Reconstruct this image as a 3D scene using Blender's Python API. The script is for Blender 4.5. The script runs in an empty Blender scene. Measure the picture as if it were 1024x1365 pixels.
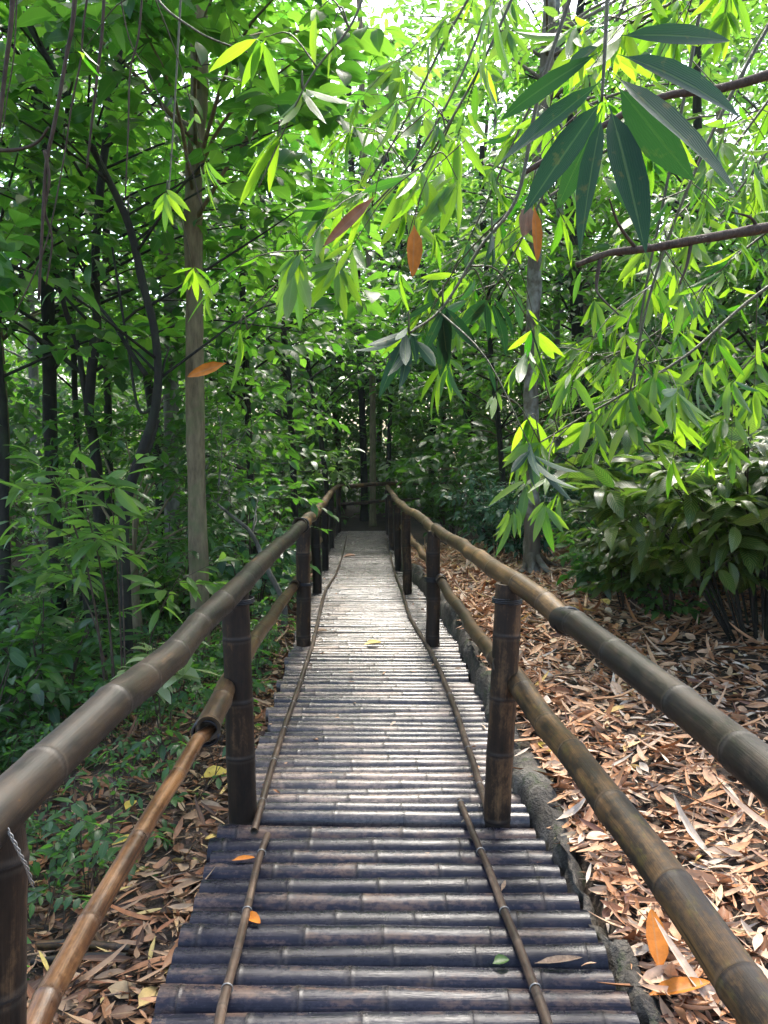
import bpy, math
import numpy as np
from mathutils import Vector
R = math.radians
scene = bpy.context.scene
C = scene.collection
rng = np.random.default_rng(11)

# ------------------------------------------------------------------ camera, sky, sun, exposure
CAM_H, PITCH, FPX, CU, CV = 1.55, R(4.15), 1137.0, 512.0, 682.5
cam = bpy.data.cameras.new('camera'); cam_o = bpy.data.objects.new('camera', cam); C.objects.link(cam_o)
cam.lens = 30.0; cam.sensor_width = 36.0; cam.clip_start = .05; cam.clip_end = 2000
cam_o.location = (0, 0, CAM_H); cam_o.rotation_euler = (math.pi/2 - PITCH, 0, 0)
scene.camera = cam_o
SUN_EL, SUN_AZ = R(58), R(14)          # azimuth from +Y towards +X
w = bpy.data.worlds.new('World'); scene.world = w; w.use_nodes = True
nt = w.node_tree; bg = nt.nodes['Background']
sky = nt.nodes.new('ShaderNodeTexSky'); sky.sky_type = 'NISHITA'; sky.sun_disc = False
sky.sun_elevation = SUN_EL; sky.sun_rotation = SUN_AZ; sky.air_density = 1.0; sky.dust_density = 4.0; sky.ozone_density = 1.0
hs = nt.nodes.new('ShaderNodeHueSaturation'); hs.inputs['Saturation'].default_value = 1.0     # overcast, whiter than a clear sky
nt.links.new(sky.outputs[0], hs.inputs['Color']); nt.links.new(hs.outputs[0], bg.inputs[0]); bg.inputs[1].default_value = .15
sl = bpy.data.lights.new('sun', 'SUN'); sl.energy = 2.0; sl.angle = R(18); sl.color = (1, .96, .88)
so = bpy.data.objects.new('sun', sl); C.objects.link(so)
sd = Vector((math.sin(SUN_AZ)*math.cos(SUN_EL), math.cos(SUN_AZ)*math.cos(SUN_EL), math.sin(SUN_EL)))
so.rotation_euler = sd.to_track_quat('Z', 'Y').to_euler(); so.location = (0, 0, 30)
scene.view_settings.view_transform = 'Standard'; scene.view_settings.look = 'None'
scene.view_settings.exposure = 2.2; scene.view_settings.gamma = 1.0
scene.render.engine = 'CYCLES'
scene.cycles.max_bounces = 10; scene.cycles.diffuse_bounces = 5; scene.cycles.glossy_bounces = 3
scene.cycles.transmission_bounces = 6; scene.cycles.sample_clamp_indirect = 6

def at(u, v, Y):
    x = (u-CU)/FPX; y = (CV-v)/FPX
    d = np.array([x, math.cos(PITCH)+y*math.sin(PITCH), -math.sin(PITCH)+y*math.cos(PITCH)])
    return np.array([0, 0, CAM_H]) + d*(Y/d[1])
def pix(P):
    P = np.atleast_2d(P); q = P - np.array([0, 0, CAM_H])
    f = q[:, 1]*math.cos(PITCH) - q[:, 2]*math.sin(PITCH); up = q[:, 1]*math.sin(PITCH) + q[:, 2]*math.cos(PITCH)
    f = np.where(f < .05, .05, f)
    return CU + FPX*q[:, 0]/f, CV - FPX*up/f

# ------------------------------------------------------------------ node helpers and materials
def new_mat(name):
    m = bpy.data.materials.new(name); m.use_nodes = True; m.node_tree.nodes.clear(); return m
class NT:
    def __init__(s, m): s.t = m.node_tree
    def n(s, typ, **kw):
        nd = s.t.nodes.new(typ)
        for k, v in kw.items():
            if k.startswith('i_'):
                key = k[2:]; key = int(key) if key.isdigit() else key.replace('_', ' ')
                s.set(nd.inputs[key], v)
            else: setattr(nd, k, v)
        return nd
    def set(s, sock, v):
        if isinstance(v, bpy.types.NodeSocket): s.t.links.new(v, sock)
        elif isinstance(v, tuple) and len(v) == 3 and sock.type == 'RGBA': sock.default_value = (*v, 1)
        else: sock.default_value = v
    def math(s, op, a, b=None, clamp=False):
        nd = s.n('ShaderNodeMath', operation=op, use_clamp=clamp); s.set(nd.inputs[0], a)
        if b is not None: s.set(nd.inputs[1], b)
        return nd.outputs[0]
    def vmath(s, op, a, b):
        nd = s.n('ShaderNodeVectorMath', operation=op); s.set(nd.inputs[0], a); s.set(nd.inputs[1], b); return nd.outputs[0]
    def mix(s, f, a, b, blend='MIX'):
        nd = s.n('ShaderNodeMix', data_type='RGBA', blend_type=blend); s.set(nd.inputs[0], f); s.set(nd.inputs[6], a); s.set(nd.inputs[7], b); return nd.outputs[2]
    def noise(s, vec, scale, detail=3, rough=.55):
        nd = s.n('ShaderNodeTexNoise'); 
        if vec is not None: s.set(nd.inputs['Vector'], vec)
        nd.inputs['Scale'].default_value = scale; nd.inputs['Detail'].default_value = detail; nd.inputs['Roughness'].default_value = rough
        return nd.outputs['Fac']
    def ramp(s, f, stops, interp='LINEAR'):
        nd = s.n('ShaderNodeValToRGB'); s.set(nd.inputs[0], f); cr = nd.color_ramp; cr.interpolation = interp
        while len(cr.elements) < len(stops): cr.elements.new(.5)
        for e, (p, c) in zip(cr.elements, stops):
            e.position = p; e.color = (*c, 1) if isinstance(c, tuple) else (c, c, c, 1)
        return nd.outputs[0]
    def bump(s, h, strength, dist):
        nd = s.n('ShaderNodeBump'); s.set(nd.inputs['Height'], h); nd.inputs['Strength'].default_value = strength; nd.inputs['Distance'].default_value = dist
        return nd.outputs[0]
    def bsdf(s, col, rough, spec=.5, nrm=None):
        b = s.n('ShaderNodeBsdfPrincipled'); s.set(b.inputs['Base Color'], col); s.set(b.inputs['Roughness'], rough)
        b.inputs['Specular IOR Level'].default_value = spec
        if nrm is not None: s.set(b.inputs['Normal'], nrm)
        return b
    def out(s, sh):
        o = s.n('ShaderNodeOutputMaterial'); s.set(o.inputs[0], sh)

def bamboo_mat(name, dark, mid, light, lo=.35, hi=.7, rough=.38, moss=0., node_dark=.35, spec=.3):
    m = new_mat(name); t = NT(m)
    a = t.n('ShaderNodeAttribute', attribute_name='bc').outputs['Vector']
    rnd = t.n('ShaderNodeObjectInfo').outputs['Random']
    off = t.math('MULTIPLY', rnd, 37.)
    sh = t.n('ShaderNodeCombineXYZ'); t.set(sh.inputs[0], off); t.set(sh.inputs[1], off)
    v1 = t.vmath('ADD', t.vmath('MULTIPLY', a, (1.6, 30., 30.)), sh.outputs[0])
    v2 = t.vmath('ADD', t.vmath('MULTIPLY', a, (7., 14., 14.)), sh.outputs[0])
    f = t.noise(v1, 1., 5, .6); g = t.noise(v2, 1., 4, .6)
    big = t.noise(t.vmath('ADD', t.vmath('MULTIPLY', a, (2.2, 9., 9.)), sh.outputs[0]), 1., 3, .5)
    mixf = t.math('ADD', t.math('ADD', t.math('MULTIPLY', f, .36), t.math('MULTIPLY', g, .34)), t.math('MULTIPLY', big, .3))
    mixf = t.math('ADD', t.math('MULTIPLY', t.math('SUBTRACT', mixf, .5), 1.9), .53)
    mixf = t.math('ADD', mixf, t.math('MULTIPLY', t.math('SUBTRACT', rnd, .5), .3))
    spk = t.noise(t.vmath('ADD', t.vmath('MULTIPLY', a, (45., 70., 70.)), sh.outputs[0]), 1., 5, .7)
    mixf = t.math('ADD', mixf, t.math('MULTIPLY', t.math('SUBTRACT', spk, .5), .55))
    col = t.ramp(mixf, [(lo, dark), ((lo+hi)/2, mid), (hi, light)])
    fib = t.noise(t.vmath('MULTIPLY', a, (3., 420., 420.)), 1., 3, .7)
    col = t.mix(.5, col, t.ramp(fib, [(.35, .45), (.65, 1.4)]), 'MULTIPLY')
    crk = t.noise(t.vmath('ADD', t.vmath('MULTIPLY', a, (1.2, 120., 120.)), sh.outputs[0]), 1., 2, .5)
    col = t.mix(t.ramp(crk, [(.66, 0.), (.7, .8)]), col, (.006, .005, .004))
    if moss:
        g3 = t.noise(t.vmath('MULTIPLY', a, (9., 22., 22.)), 1., 5, .7)
        col = t.mix(t.ramp(g3, [(.56, 0.), (.68, moss)]), col, (.11, .085, .012))
    nd = t.n('ShaderNodeAttribute', attribute_name='nd').outputs['Fac']
    ring = t.math('MULTIPLY', t.ramp(nd, [(0., 1.), (.004, 1.), (.007, .35), (.03, .2), (.07, 0.)]), t.ramp(big, [(.35, .4), (.65, 1.)]))
    col = t.mix(t.math('MULTIPLY', ring, node_dark), col, (.012, .009, .007))
    pale = t.ramp(nd, [(0., 0.), (.006, 0.), (.009, 1.), (.013, .5), (.02, 0.)])
    col = t.mix(t.math('MULTIPLY', pale, .12), col, (.22, .19, .15))
    end = t.n('ShaderNodeAttribute', attribute_name='cut').outputs['Fac']
    col = t.mix(end, col, (.05, .036, .022))
    rg = t.math('ADD', t.math('MULTIPLY', t.math('ADD', t.math('MULTIPLY', g, .5), t.math('MULTIPLY', spk, .5)), .7), rough-.3)
    b = t.bsdf(col, rg, spec, t.bump(t.math('ADD', t.math('MULTIPLY', fib, .4), g), .4, .005))
    t.out(b.outputs[0]); return m

def leaf_mat(name, c0, c1, tr0, tr1, rough=.36, trans=.42, veins=0, spots=0., spec=.5):
    m = new_mat(name); t = NT(m)
    ri = t.n('ShaderNodeNewGeometry').outputs['Random Per Island']; ro = t.n('ShaderNodeObjectInfo').outputs['Random']
    f = t.math('ADD', t.math('MULTIPLY', ri, .8), t.math('MULTIPLY', ro, .2))
    col = t.ramp(f, [(.05, c0), (.95, c1)]); tcol = t.ramp(f, [(.05, tr0), (.95, tr1)])
    uv = t.n('ShaderNodeUVMap').outputs[0]; sp = t.n('ShaderNodeSeparateXYZ'); t.set(sp.inputs[0], uv)
    ay = t.math('ABSOLUTE', t.math('SUBTRACT', sp.outputs[1], .5))
    mid = t.ramp(ay, [(0., 1.), (.025, 1.), (.05, 0.)])
    h = mid
    if veins == 1:      # parallel veins, grass-like
        s_ = t.math('SINE', t.math('MULTIPLY', sp.outputs[1], 95.)); h = t.math('ADD', t.math('MULTIPLY', s_, .3), mid)
        col = t.mix(t.math('MULTIPLY', t.math('ADD', s_, 1.), .045), col, (.12, .2, .06))
        blo = t.noise(t.n('ShaderNodeTexCoord').outputs['Object'], 9., 3); col = t.mix(t.ramp(blo, [(.35, 0.), (.75, .35)]), col, c1); h = t.math('ADD', h, t.math('MULTIPLY', blo, .8))
    if veins == 2:      # pinnate ribs
        s_ = t.math('SINE', t.math('MULTIPLY', t.math('SUBTRACT', sp.outputs[0], t.math('MULTIPLY', ay, .55)), 72.))
        h = t.math('ADD', t.math('MULTIPLY', s_, .5), mid); pk = t.ramp(s_, [(.55, 0.), (1., 1.)])
        col = t.mix(t.math('MULTIPLY', pk, .5), col, (.3, .3, .06)); tcol = t.mix(t.math('MULTIPLY', pk, .4), tcol, (.6, .6, .15))
    col = t.mix(t.math('MULTIPLY', mid, .45), col, t.mix(.5, c1, (.3, .4, .12)))
    if spots:
        ns = t.noise(t.n('ShaderNodeTexCoord').outputs['Object'], 40., 3)
        col = t.mix(t.math('MULTIPLY', t.ramp(ns, [(.62, 0.), (.7, 1.)]), spots), col, (.18, .13, .03))
    nrm = t.bump(h, .35, .002)
    b = t.bsdf(col, t.math('ADD', t.math('MULTIPLY', ri, .16), rough-.08), spec, nrm)
    tr = t.n('ShaderNodeBsdfTranslucent'); t.set(tr.inputs[0], tcol)
    mx = t.n('ShaderNodeMixShader'); mx.inputs[0].default_value = trans
    t.set(mx.inputs[1], b.outputs[0]); t.set(mx.inputs[2], tr.outputs[0]); t.out(mx.outputs[0]); return m

def dead_mat(name, stops, rough=.5, spec=.4):
    m = new_mat(name); t = NT(m)
    ri = t.n('ShaderNodeNewGeometry').outputs['Random Per Island']
    col = t.ramp(ri, stops)
    ob = t.n('ShaderNodeTexCoord').outputs['Object']
    n1 = t.noise(ob, 30., 4); col = t.mix(.55, col, t.ramp(n1, [(.3, .45), (.7, 1.35)]), 'MULTIPLY')
    uv = t.n('ShaderNodeUVMap').outputs[0]; sp = t.n('ShaderNodeSeparateXYZ'); t.set(sp.inputs[0], uv)
    ay = t.math('ABSOLUTE', t.math('SUBTRACT', sp.outputs[1], .5))
    mid = t.ramp(ay, [(0., 1.), (.03, 1.), (.06, 0.)])
    col = t.mix(t.math('MULTIPLY', mid, .35), col, (.3, .2, .1))
    b = t.bsdf(col, t.math('ADD', t.math('MULTIPLY', ri, .2), rough-.1), spec, t.bump(n1, .4, .006))
    t.out(b.outputs[0]); return m

def bark_mat(name, c0, c1, patch, sc=14., pamt=.5, rough=.8):
    m = new_mat(name); t = NT(m)
    ob = t.n('ShaderNodeTexCoord').outputs['Object']
    n1 = t.noise(t.vmath('MULTIPLY', ob, (1., 1., .22)), sc*2, 5, .65); n2 = t.noise(ob, sc*.35, 4, .6)
    col = t.ramp(n1, [(.3, c0), (.7, c1)])
    col = t.mix(t.math('MULTIPLY', t.ramp(n2, [(.5, 0.), (.62, 1.)]), pamt), col, patch)
    t.out(t.bsdf(col, rough, .3, t.bump(n1, .7, .015)).outputs[0]); return m

M = {}
M['deck'] = bamboo_mat('shaded_weathered_deck_bamboo', (.006, .0065, .012), (.0155, .0155, .025), (.17, .105, .07), .3, .97, .22, node_dark=.8, spec=.27)  # near poles: weathered, with canopy shade and blue sky sheen put into the colour
M['deck_pale'] = bamboo_mat('glare_pale_deck_bamboo', (.03, .03, .038), (.11, .088, .076), (.4, .285, .21), .3, .86, .22, node_dark=.7, spec=.5)  # far poles: different bamboo, its colour paled further to stand in for sky glare
M['post'] = bamboo_mat('old_post_bamboo', (.005, .0035, .0022), (.026, .014, .007), (.17, .092, .04), .32, .92, .5, node_dark=.95)
M['rail_dark'] = bamboo_mat('dark_rail_bamboo', (.006, .0045, .003), (.034, .02, .009), (.27, .14, .045), .3, .93, .46, node_dark=.6)
M['rail_moss'] = bamboo_mat('mossy_rail_bamboo', (.006, .0045, .0025), (.026, .0155, .0065), (.15, .08, .025), .32, .9, .5, moss=.55, node_dark=.45)
M['rail_tan'] = bamboo_mat('tan_rail_bamboo', (.02, .011, .006), (.085, .047, .018), (.27, .155, .058), .26, .86, .42, node_dark=.5)
M['rail_brown'] = bamboo_mat('brown_rail_bamboo', (.02, .008, .004), (.065, .027, .009), (.18, .085, .03), .34, .8, .3, node_dark=.5)
M['batten'] = bamboo_mat('batten_bamboo', (.026, .016, .01), (.08, .05, .031), (.22, .15, .1), .32, .8, .45, node_dark=.6)
m = new_mat('black_binding'); t = NT(m); t.out(t.bsdf((.008, .008, .009), .5).outputs[0]); M['binding'] = m
m = new_mat('galvanised_wire'); t = NT(m); b = t.bsdf((.5, .5, .5), .4); b.inputs['Metallic'].default_value = .7; t.out(b.outputs[0]); M['wire'] = m; b.inputs['Base Color'].default_value = (.28, .27, .25, 1); b.inputs['Metallic'].default_value = .4

M['broad'] = leaf_mat('broad_leaf', (.013, .056, .018), (.042, .115, .026), (.08, .31, .03), (.24, .55, .05), .38, .44)
M['broad2'] = leaf_mat('large_broad_leaf', (.015, .06, .018), (.05, .13, .025), (.09, .36, .03), (.3, .62, .05), .38, .48)
M['deep'] = leaf_mat('deep_leaf', (.012, .05, .012), (.04, .11, .02), (.08, .28, .02), (.2, .48, .04), .4, .38)
M['bright'] = leaf_mat('bright_leaf', (.035, .1, .02), (.09, .18, .03), (.16, .42, .04), (.4, .68, .08), .38, .46)
M['bamboo_leaf'] = leaf_mat('bamboo_leaf', (.012, .06, .012), (.065, .15, .018), (.05, .26, .01), (.48, .8, .03), .36, .46, 1)
M['dark_bamboo_leaf'] = leaf_mat('dark_bamboo_leaf', (.006, .03, .016), (.015, .05, .026), (.012, .06, .015), (.04, .15, .03), .5, .22, 1, .5, .22)
M['croton'] = leaf_mat('ribbed_leaf', (.007, .034, .009), (.032, .075, .012), (.06, .24, .02), (.22, .4, .03), .25, .34, 2, .5)
M['variegated'] = leaf_mat('variegated_leaf', (.12, .2, .06), (.4, .46, .28), (.3, .5, .1), (.6, .7, .3), .3, .4, 2)
M['blue_shrub'] = leaf_mat('bluish_leaf', (.04, .1, .06), (.1, .19, .12), (.06, .22, .05), (.14, .36, .1), .28, .3)
M['far'] = leaf_mat('far_leaf', (.018, .062, .02), (.055, .135, .035), (.1, .32, .04), (.28, .56, .09), .4, .4)
M['yellow_leaf'] = dead_mat('yellow_leaf', [(0., (.55, .36, .03)), (1., (.6, .45, .08))])
M['dead'] = dead_mat('dead_leaf', [(0., (.12, .05, .03)), (.1, (.26, .11, .05)), (.24, (.44, .2, .085)), (.4, (.52, .29, .155)), (.6, (.56, .33, .19)), (.8, (.56, .39, .26)), (.95, (.62, .5, .38)), (1., (.6, .38, .1))], .55, .25)
M['orange_leaf'] = dead_mat('orange_leaf', [(0., (.45, .13, .012)), (1., (.52, .18, .02))], .5, .2)
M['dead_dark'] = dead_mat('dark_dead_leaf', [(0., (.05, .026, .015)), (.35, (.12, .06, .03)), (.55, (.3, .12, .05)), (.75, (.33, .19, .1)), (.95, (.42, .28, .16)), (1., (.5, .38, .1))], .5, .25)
M['twig'] = bark_mat('twig_bark', (.03, .02, .014), (.09, .06, .04), (.12, .1, .07), 30., .3)
M['green_culm'] = bark_mat('thin_culm', (.035, .035, .015), (.09, .09, .035), (.06, .04, .02), 30., .4, .5)
M['stick'] = bark_mat('dry_stick', (.16, .1, .06), (.36, .25, .16), (.2, .13, .08), 30., .4)
M['bark_brown'] = bark_mat('brown_bark', (.09, .068, .038), (.25, .195, .11), (.13, .14, .06), 12., .75)
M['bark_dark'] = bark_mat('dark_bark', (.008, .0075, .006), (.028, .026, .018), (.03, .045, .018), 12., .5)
M['bark_grey'] = bark_mat('grey_bark', (.06, .055, .045), (.15, .14, .115), (.3, .3, .26), 9., .7)
M['bark_pale'] = bark_mat('pale_bark', (.07, .055, .035), (.17, .14, .1), (.36, .35, .3), 8., .8)

def soil():
    m = new_mat('forest_soil'); t = NT(m); ob = t.n('ShaderNodeTexCoord').outputs['Object']
    n1 = t.noise(ob, 3., 6, .65); n2 = t.noise(ob, 40., 4, .6)
    col = t.ramp(t.math('ADD', t.math('MULTIPLY', n1, .5), t.math('MULTIPLY', n2, .5)), [(.36, (.018, .012, .008)), (.52, (.05, .034, .022)), (.66, (.11, .078, .052))])
    t.out(t.bsdf(col, .8, .3, t.bump(n2, .8, .03)).outputs[0]); return m
M['soil'] = soil()
def stone():
    m = new_mat('old_mortar'); t = NT(m); ob = t.n('ShaderNodeTexCoord').outputs['Object']
    n1 = t.noise(ob, 6., 6, .65); n2 = t.noise(ob, 60., 4, .6); n3 = t.noise(ob, 11., 5, .65)
    col = t.ramp(n1, [(.34, (.035, .029, .022)), (.52, (.085, .073, .058)), (.68, (.18, .165, .135))])
    col = t.mix(t.ramp(n3, [(.54, 0.), (.66, .8)]), col, (.045, .06, .02))
    col = t.mix(.5, col, t.ramp(n2, [(.3, .6), (.7, 1.25)]), 'MULTIPLY')
    t.out(t.bsdf(col, .75, .35, t.bump(t.math('ADD', n2, t.math('MULTIPLY', n1, 2.)), .9, .02)).outputs[0]); return m
M['stone'] = stone()

# ------------------------------------------------------------------ mesh builder
def norm(a): return a/np.maximum(np.linalg.norm(a, axis=-1, keepdims=True), 1e-9)
class MB:
    def __init__(s): s.V, s.Q, s.T, s.Qm, s.Tm, s.UV, s.A, s.n = [], [], [], [], [], [], [], 0
    def add(s, V, Q=None, T=None, mat=0, uv=None, att=None):
        V = np.asarray(V, float).reshape(-1, 3); k = len(V)
        s.V.append(V); s.UV.append(np.zeros((k, 2)) if uv is None else uv); s.A.append(np.zeros((k, 5)) if att is None else att)
        if Q is not None and len(Q): Q = np.asarray(Q, int); s.Q.append(Q+s.n); s.Qm.append(np.full(len(Q), mat))
        if T is not None and len(T): T = np.asarray(T, int); s.T.append(T+s.n); s.Tm.append(np.full(len(T), mat))
        s.n += k
    def mesh(s, name, mats, bamboo=False):
        V = np.concatenate(s.V); Q = np.concatenate(s.Q) if s.Q else np.zeros((0, 4), int); T = np.concatenate(s.T) if s.T else np.zeros((0, 3), int)
        me = bpy.data.meshes.new(name); me.vertices.add(len(V)); me.vertices.foreach_set('co', V.astype(np.float32).ravel())
        idx = np.concatenate([Q.ravel(), T.ravel()]).astype(np.int32)
        me.loops.add(len(idx)); me.loops.foreach_set('vertex_index', idx)
        st = np.concatenate([np.arange(len(Q))*4, len(Q)*4+np.arange(len(T))*3]).astype(np.int32)
        me.polygons.add(len(st)); me.polygons.foreach_set('loop_start', st)
        mi = np.concatenate((s.Qm if s.Q else []) + (s.Tm if s.T else [])).astype(np.int32)
        me.polygons.foreach_set('material_index', mi); me.polygons.foreach_set('use_smooth', np.ones(len(st), bool))
        uvl = me.uv_layers.new(name='UVMap'); uvl.data.foreach_set('uv', np.concatenate(s.UV)[idx].astype(np.float32).ravel())
        if bamboo:
            A = np.concatenate(s.A).astype(np.float32)
            a = me.attributes.new('bc', 'FLOAT_VECTOR', 'POINT'); a.data.foreach_set('vector', A[:, :3].ravel())
            a = me.attributes.new('nd', 'FLOAT', 'POINT'); a.data.foreach_set('value', np.ascontiguousarray(A[:, 3]))
            a = me.attributes.new('cut', 'FLOAT', 'POINT'); a.data.foreach_set('value', np.ascontiguousarray(A[:, 4]))
        for k in (mats if isinstance(mats, (list, tuple)) else [mats]): me.materials.append(M[k])
        me.update(calc_edges=True); me.validate(); return me
    def obj(s, name, mats, parent=None, bamboo=False, loc=None):
        if loc is not None: s.V = [v - np.asarray(loc) for v in s.V]
        o = bpy.data.objects.new(name, s.mesh(name, mats, bamboo)); C.objects.link(o)
        if loc is not None and parent is None: o.location = loc
        if parent is not None: o.parent = parent
        return o
def tag(o, label=None, cat=None, group=None, kind=None):
    for k, v in (('label', label), ('category', cat), ('group', group), ('kind', kind)):
        if v: o[k] = v
    return o
def thing(name, label, cat, loc=(0, 0, 0), group=None):
    o = bpy.data.objects.new(name, None); C.objects.link(o); o.location = tuple(loc); o.empty_display_size = .1
    return tag(o, label, cat, group)

def frames(P):
    T = np.gradient(P, axis=0); T = norm(T)
    ref = np.array([0, 0, 1.]) if abs(T[0][2]) < .9 else np.array([1., 0, 0])
    N = np.zeros_like(P); n = ref - T[0]*np.dot(ref, T[0]); N[0] = n/np.linalg.norm(n)
    for i in range(1, len(P)):
        n = N[i-1] - T[i]*np.dot(N[i-1], T[i]); N[i] = n/max(np.linalg.norm(n), 1e-9)
    return T, N, np.cross(T, N)
def smooth(P, k):
    """Catmull-Rom through P, k points per span"""
    P = np.asarray(P, float)
    if len(P) < 3: return np.array([P[0]+(P[-1]-P[0])*s for s in np.linspace(0, 1, k*(len(P)-1)+1)])
    E = np.vstack([2*P[0]-P[1], P, 2*P[-1]-P[-2]]); out = []
    for i in range(len(P)-1):
        p0, p1, p2, p3 = E[i:i+4]
        for s in np.arange(k)/k:
            out.append(.5*((2*p1)+(-p0+p2)*s+(2*p0-5*p1+4*p2-p3)*s*s+(-p0+3*p1-3*p2+p3)*s**3))
    out.append(P[-1]); return np.array(out)
def ring_quads(nr, ns):
    i = np.arange(nr-1)[:, None]*ns; j = np.arange(ns)[None]; jn = (j+1) % ns
    return np.stack([i+j, i+jn, i+ns+jn, i+ns+j], -1).reshape(-1, 4)
def tube(B, P, r, ns=8, mat=0, rough=0., rg=None, cap=True):
    P = np.asarray(P, float); T, N, Bn = frames(P); r = np.broadcast_to(r, (len(P),)).astype(float)
    a = np.arange(ns)/ns*2*math.pi
    rr = r[:, None]*np.ones(ns)
    if rough and rg is not None: rr = rr*(1+rough*rg.standard_normal(rr.shape))
    V = P[:, None] + rr[..., None]*(np.cos(a)[None, :, None]*N[:, None] + np.sin(a)[None, :, None]*Bn[:, None])
    V = V.reshape(-1, 3); Q = ring_quads(len(P), ns); n0 = len(V); Tt = None
    if cap:
        V = np.vstack([V, P[0], P[-1]]); j = np.arange(ns); jn = (j+1) % ns; l = (len(P)-1)*ns
        Tt = np.vstack([np.stack([jn, j, np.full(ns, n0)], 1), np.stack([l+j, l+jn, np.full(ns, n0+1)], 1)])
    B.add(V, Q, Tt, mat)
def sticks(B, P0, P1, r0, r1, mat=0):
    """many straight three-sided twigs at once"""
    P0 = np.asarray(P0); P1 = np.asarray(P1); n = len(P0)
    if n == 0: return
    D = norm(P1-P0); ref = np.where(np.abs(D[:, 2:3]) < .9, np.array([[0, 0, 1.]]), np.array([[1., 0, 0]])); N = norm(np.cross(D, ref)); Bn = np.cross(D, N)
    a = np.arange(3)/3*2*math.pi; o = np.cos(a)[None, :, None]*N[:, None]+np.sin(a)[None, :, None]*Bn[:, None]
    V = np.concatenate([P0[:, None]+o*np.reshape(r0, (-1, 1, 1)), P1[:, None]+o*np.reshape(r1, (-1, 1, 1))], 1).reshape(-1, 3)
    q = np.array([[0, 1, 4, 3], [1, 2, 5, 4], [2, 0, 3, 5]]); B.add(V, (np.arange(n)[:, None, None]*6+q).reshape(-1, 4), None, mat)

# leaf templates: rows of three vertices
def tmpl(ts, ws, fold):
    ts = np.array(ts); ws = np.array(ws); n = len(ts)
    x = np.repeat(ts, 3); y = (ws[:, None]*np.array([-.5, 0, .5])).ravel(); z = np.tile(np.array([fold, 0, fold]), n)*np.repeat(ws, 3)
    q = []
    for i in range(n-1):
        for k in range(2): q.append([i*3+k, i*3+k+1, i*3+k+4, i*3+k+3])
    return dict(x=x, y=y, z=z, q=np.array(q), uv=np.stack([x, np.tile([0., .5, 1.], n)], 1))
TL = dict(
    lance=tmpl([0, .07, .2, .38, .58, .78, .92, 1], [.02, .05, .62, .97, 1, .7, .3, .01], .16),
    lance_lo=tmpl([0, .06, .3, .65, 1], [.02, .1, .95, .85, .01], .14),
    oval=tmpl([0, .1, .3, .55, .8, 1], [.03, .06, .8, 1, .62, .01], .14),
    oval_lo=tmpl([0, .33, .7, 1], [.04, .92, .8, .02], .12),
    dead=tmpl([0, .08, .28, .5, .74, .92, 1], [.03, .2, .85, 1, .75, .34, .02], .3))
def leaves(B, P, D, U, L, W, droop, tp, mat=0, rg=None, twist=0.):
    P = np.asarray(P, float); n = len(P)
    if n == 0: return
    X = norm(np.asarray(D, float)); Y = norm(np.cross(U, X)); Z = np.cross(X, Y); t_ = TL[tp]
    L = np.broadcast_to(L, (n,)); W = np.broadcast_to(W, (n,)); dr = np.broadcast_to(droop, (n,))
    x = t_['x'][None]; y0 = t_['y'][None]*W[:, None]; z0 = t_['z'][None]*W[:, None]
    if rg is not None and twist:
        an = (rg.standard_normal((n, 1))*twist)*x; y, z = y0*np.cos(an)-z0*np.sin(an), y0*np.sin(an)+z0*np.cos(an)
    else: y, z = y0, z0
    xl = x*L[:, None]*(1-.25*np.abs(dr[:, None])*x); z = z - dr[:, None]*L[:, None]*x**2
    V = P[:, None]+xl[..., None]*X[:, None]+y[..., None]*Y[:, None]+z[..., None]*Z[:, None]
    k = t_['x'].size; B.add(V.reshape(-1, 3), (np.arange(n)[:, None, None]*k+t_['q']).reshape(-1, 4), None, mat, np.tile(t_['uv'], (n, 1)))
def rvec(rg, n): return norm(rg.standard_normal((n, 3)))
DOWN = np.array([0, 0, -1.]); UP = np.array([0, 0, 1.])

def twigs(B, rg, P, D, tl, nleaf, L, W, tp, leafmat=0, twigmat=1, droop=.25, sag=.25, spread=.9, upj=.35, tr=.0025):
    """leafy twigs: at P heading D, nleaf leaves alternating along each"""
    n = len(P); D = norm(D); tl = np.broadcast_to(tl, (n,))*rg.uniform(.7, 1.3, n)
    mid = P+D*tl[:, None]*.5+DOWN*(tl*sag*.2)[:, None]; end = P+D*tl[:, None]+DOWN*(tl*sag*.7)[:, None]
    sticks(B, P, mid, tr, tr*.8, twigmat); sticks(B, mid, end, tr*.8, tr*.4, twigmat)
    s = (np.arange(nleaf)+.6)/nleaf; s = s[None]+rg.uniform(-.06, .06, (n, nleaf)); s = np.clip(s, .05, 1)
    p = P[:, None]+D[:, None]*(tl[:, None]*s)[..., None]+DOWN*(tl[:, None]*sag*.7*s**2)[..., None]
    side = norm(np.cross(D, UP)+1e-4); sg = np.where((np.arange(nleaf) % 2) > 0, 1., -1.)[None, :, None]
    d = D[:, None]*(.45+.5*s[..., None]**3) + side[:, None]*sg*spread*(1-.55*s[..., None]**4) + rg.standard_normal((n, nleaf, 3))*.24 + DOWN*.2
    d = norm(d.reshape(-1, 3)); u = norm(UP+rg.standard_normal((n*nleaf, 3))*upj)
    sc = rg.uniform(.65, 1.2, n*nleaf)
    leaves(B, p.reshape(-1, 3), d, u, L*sc, W*sc*rg.uniform(.85, 1.15, n*nleaf), droop*rg.uniform(.2, 1.8, n*nleaf), tp, leafmat)

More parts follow.
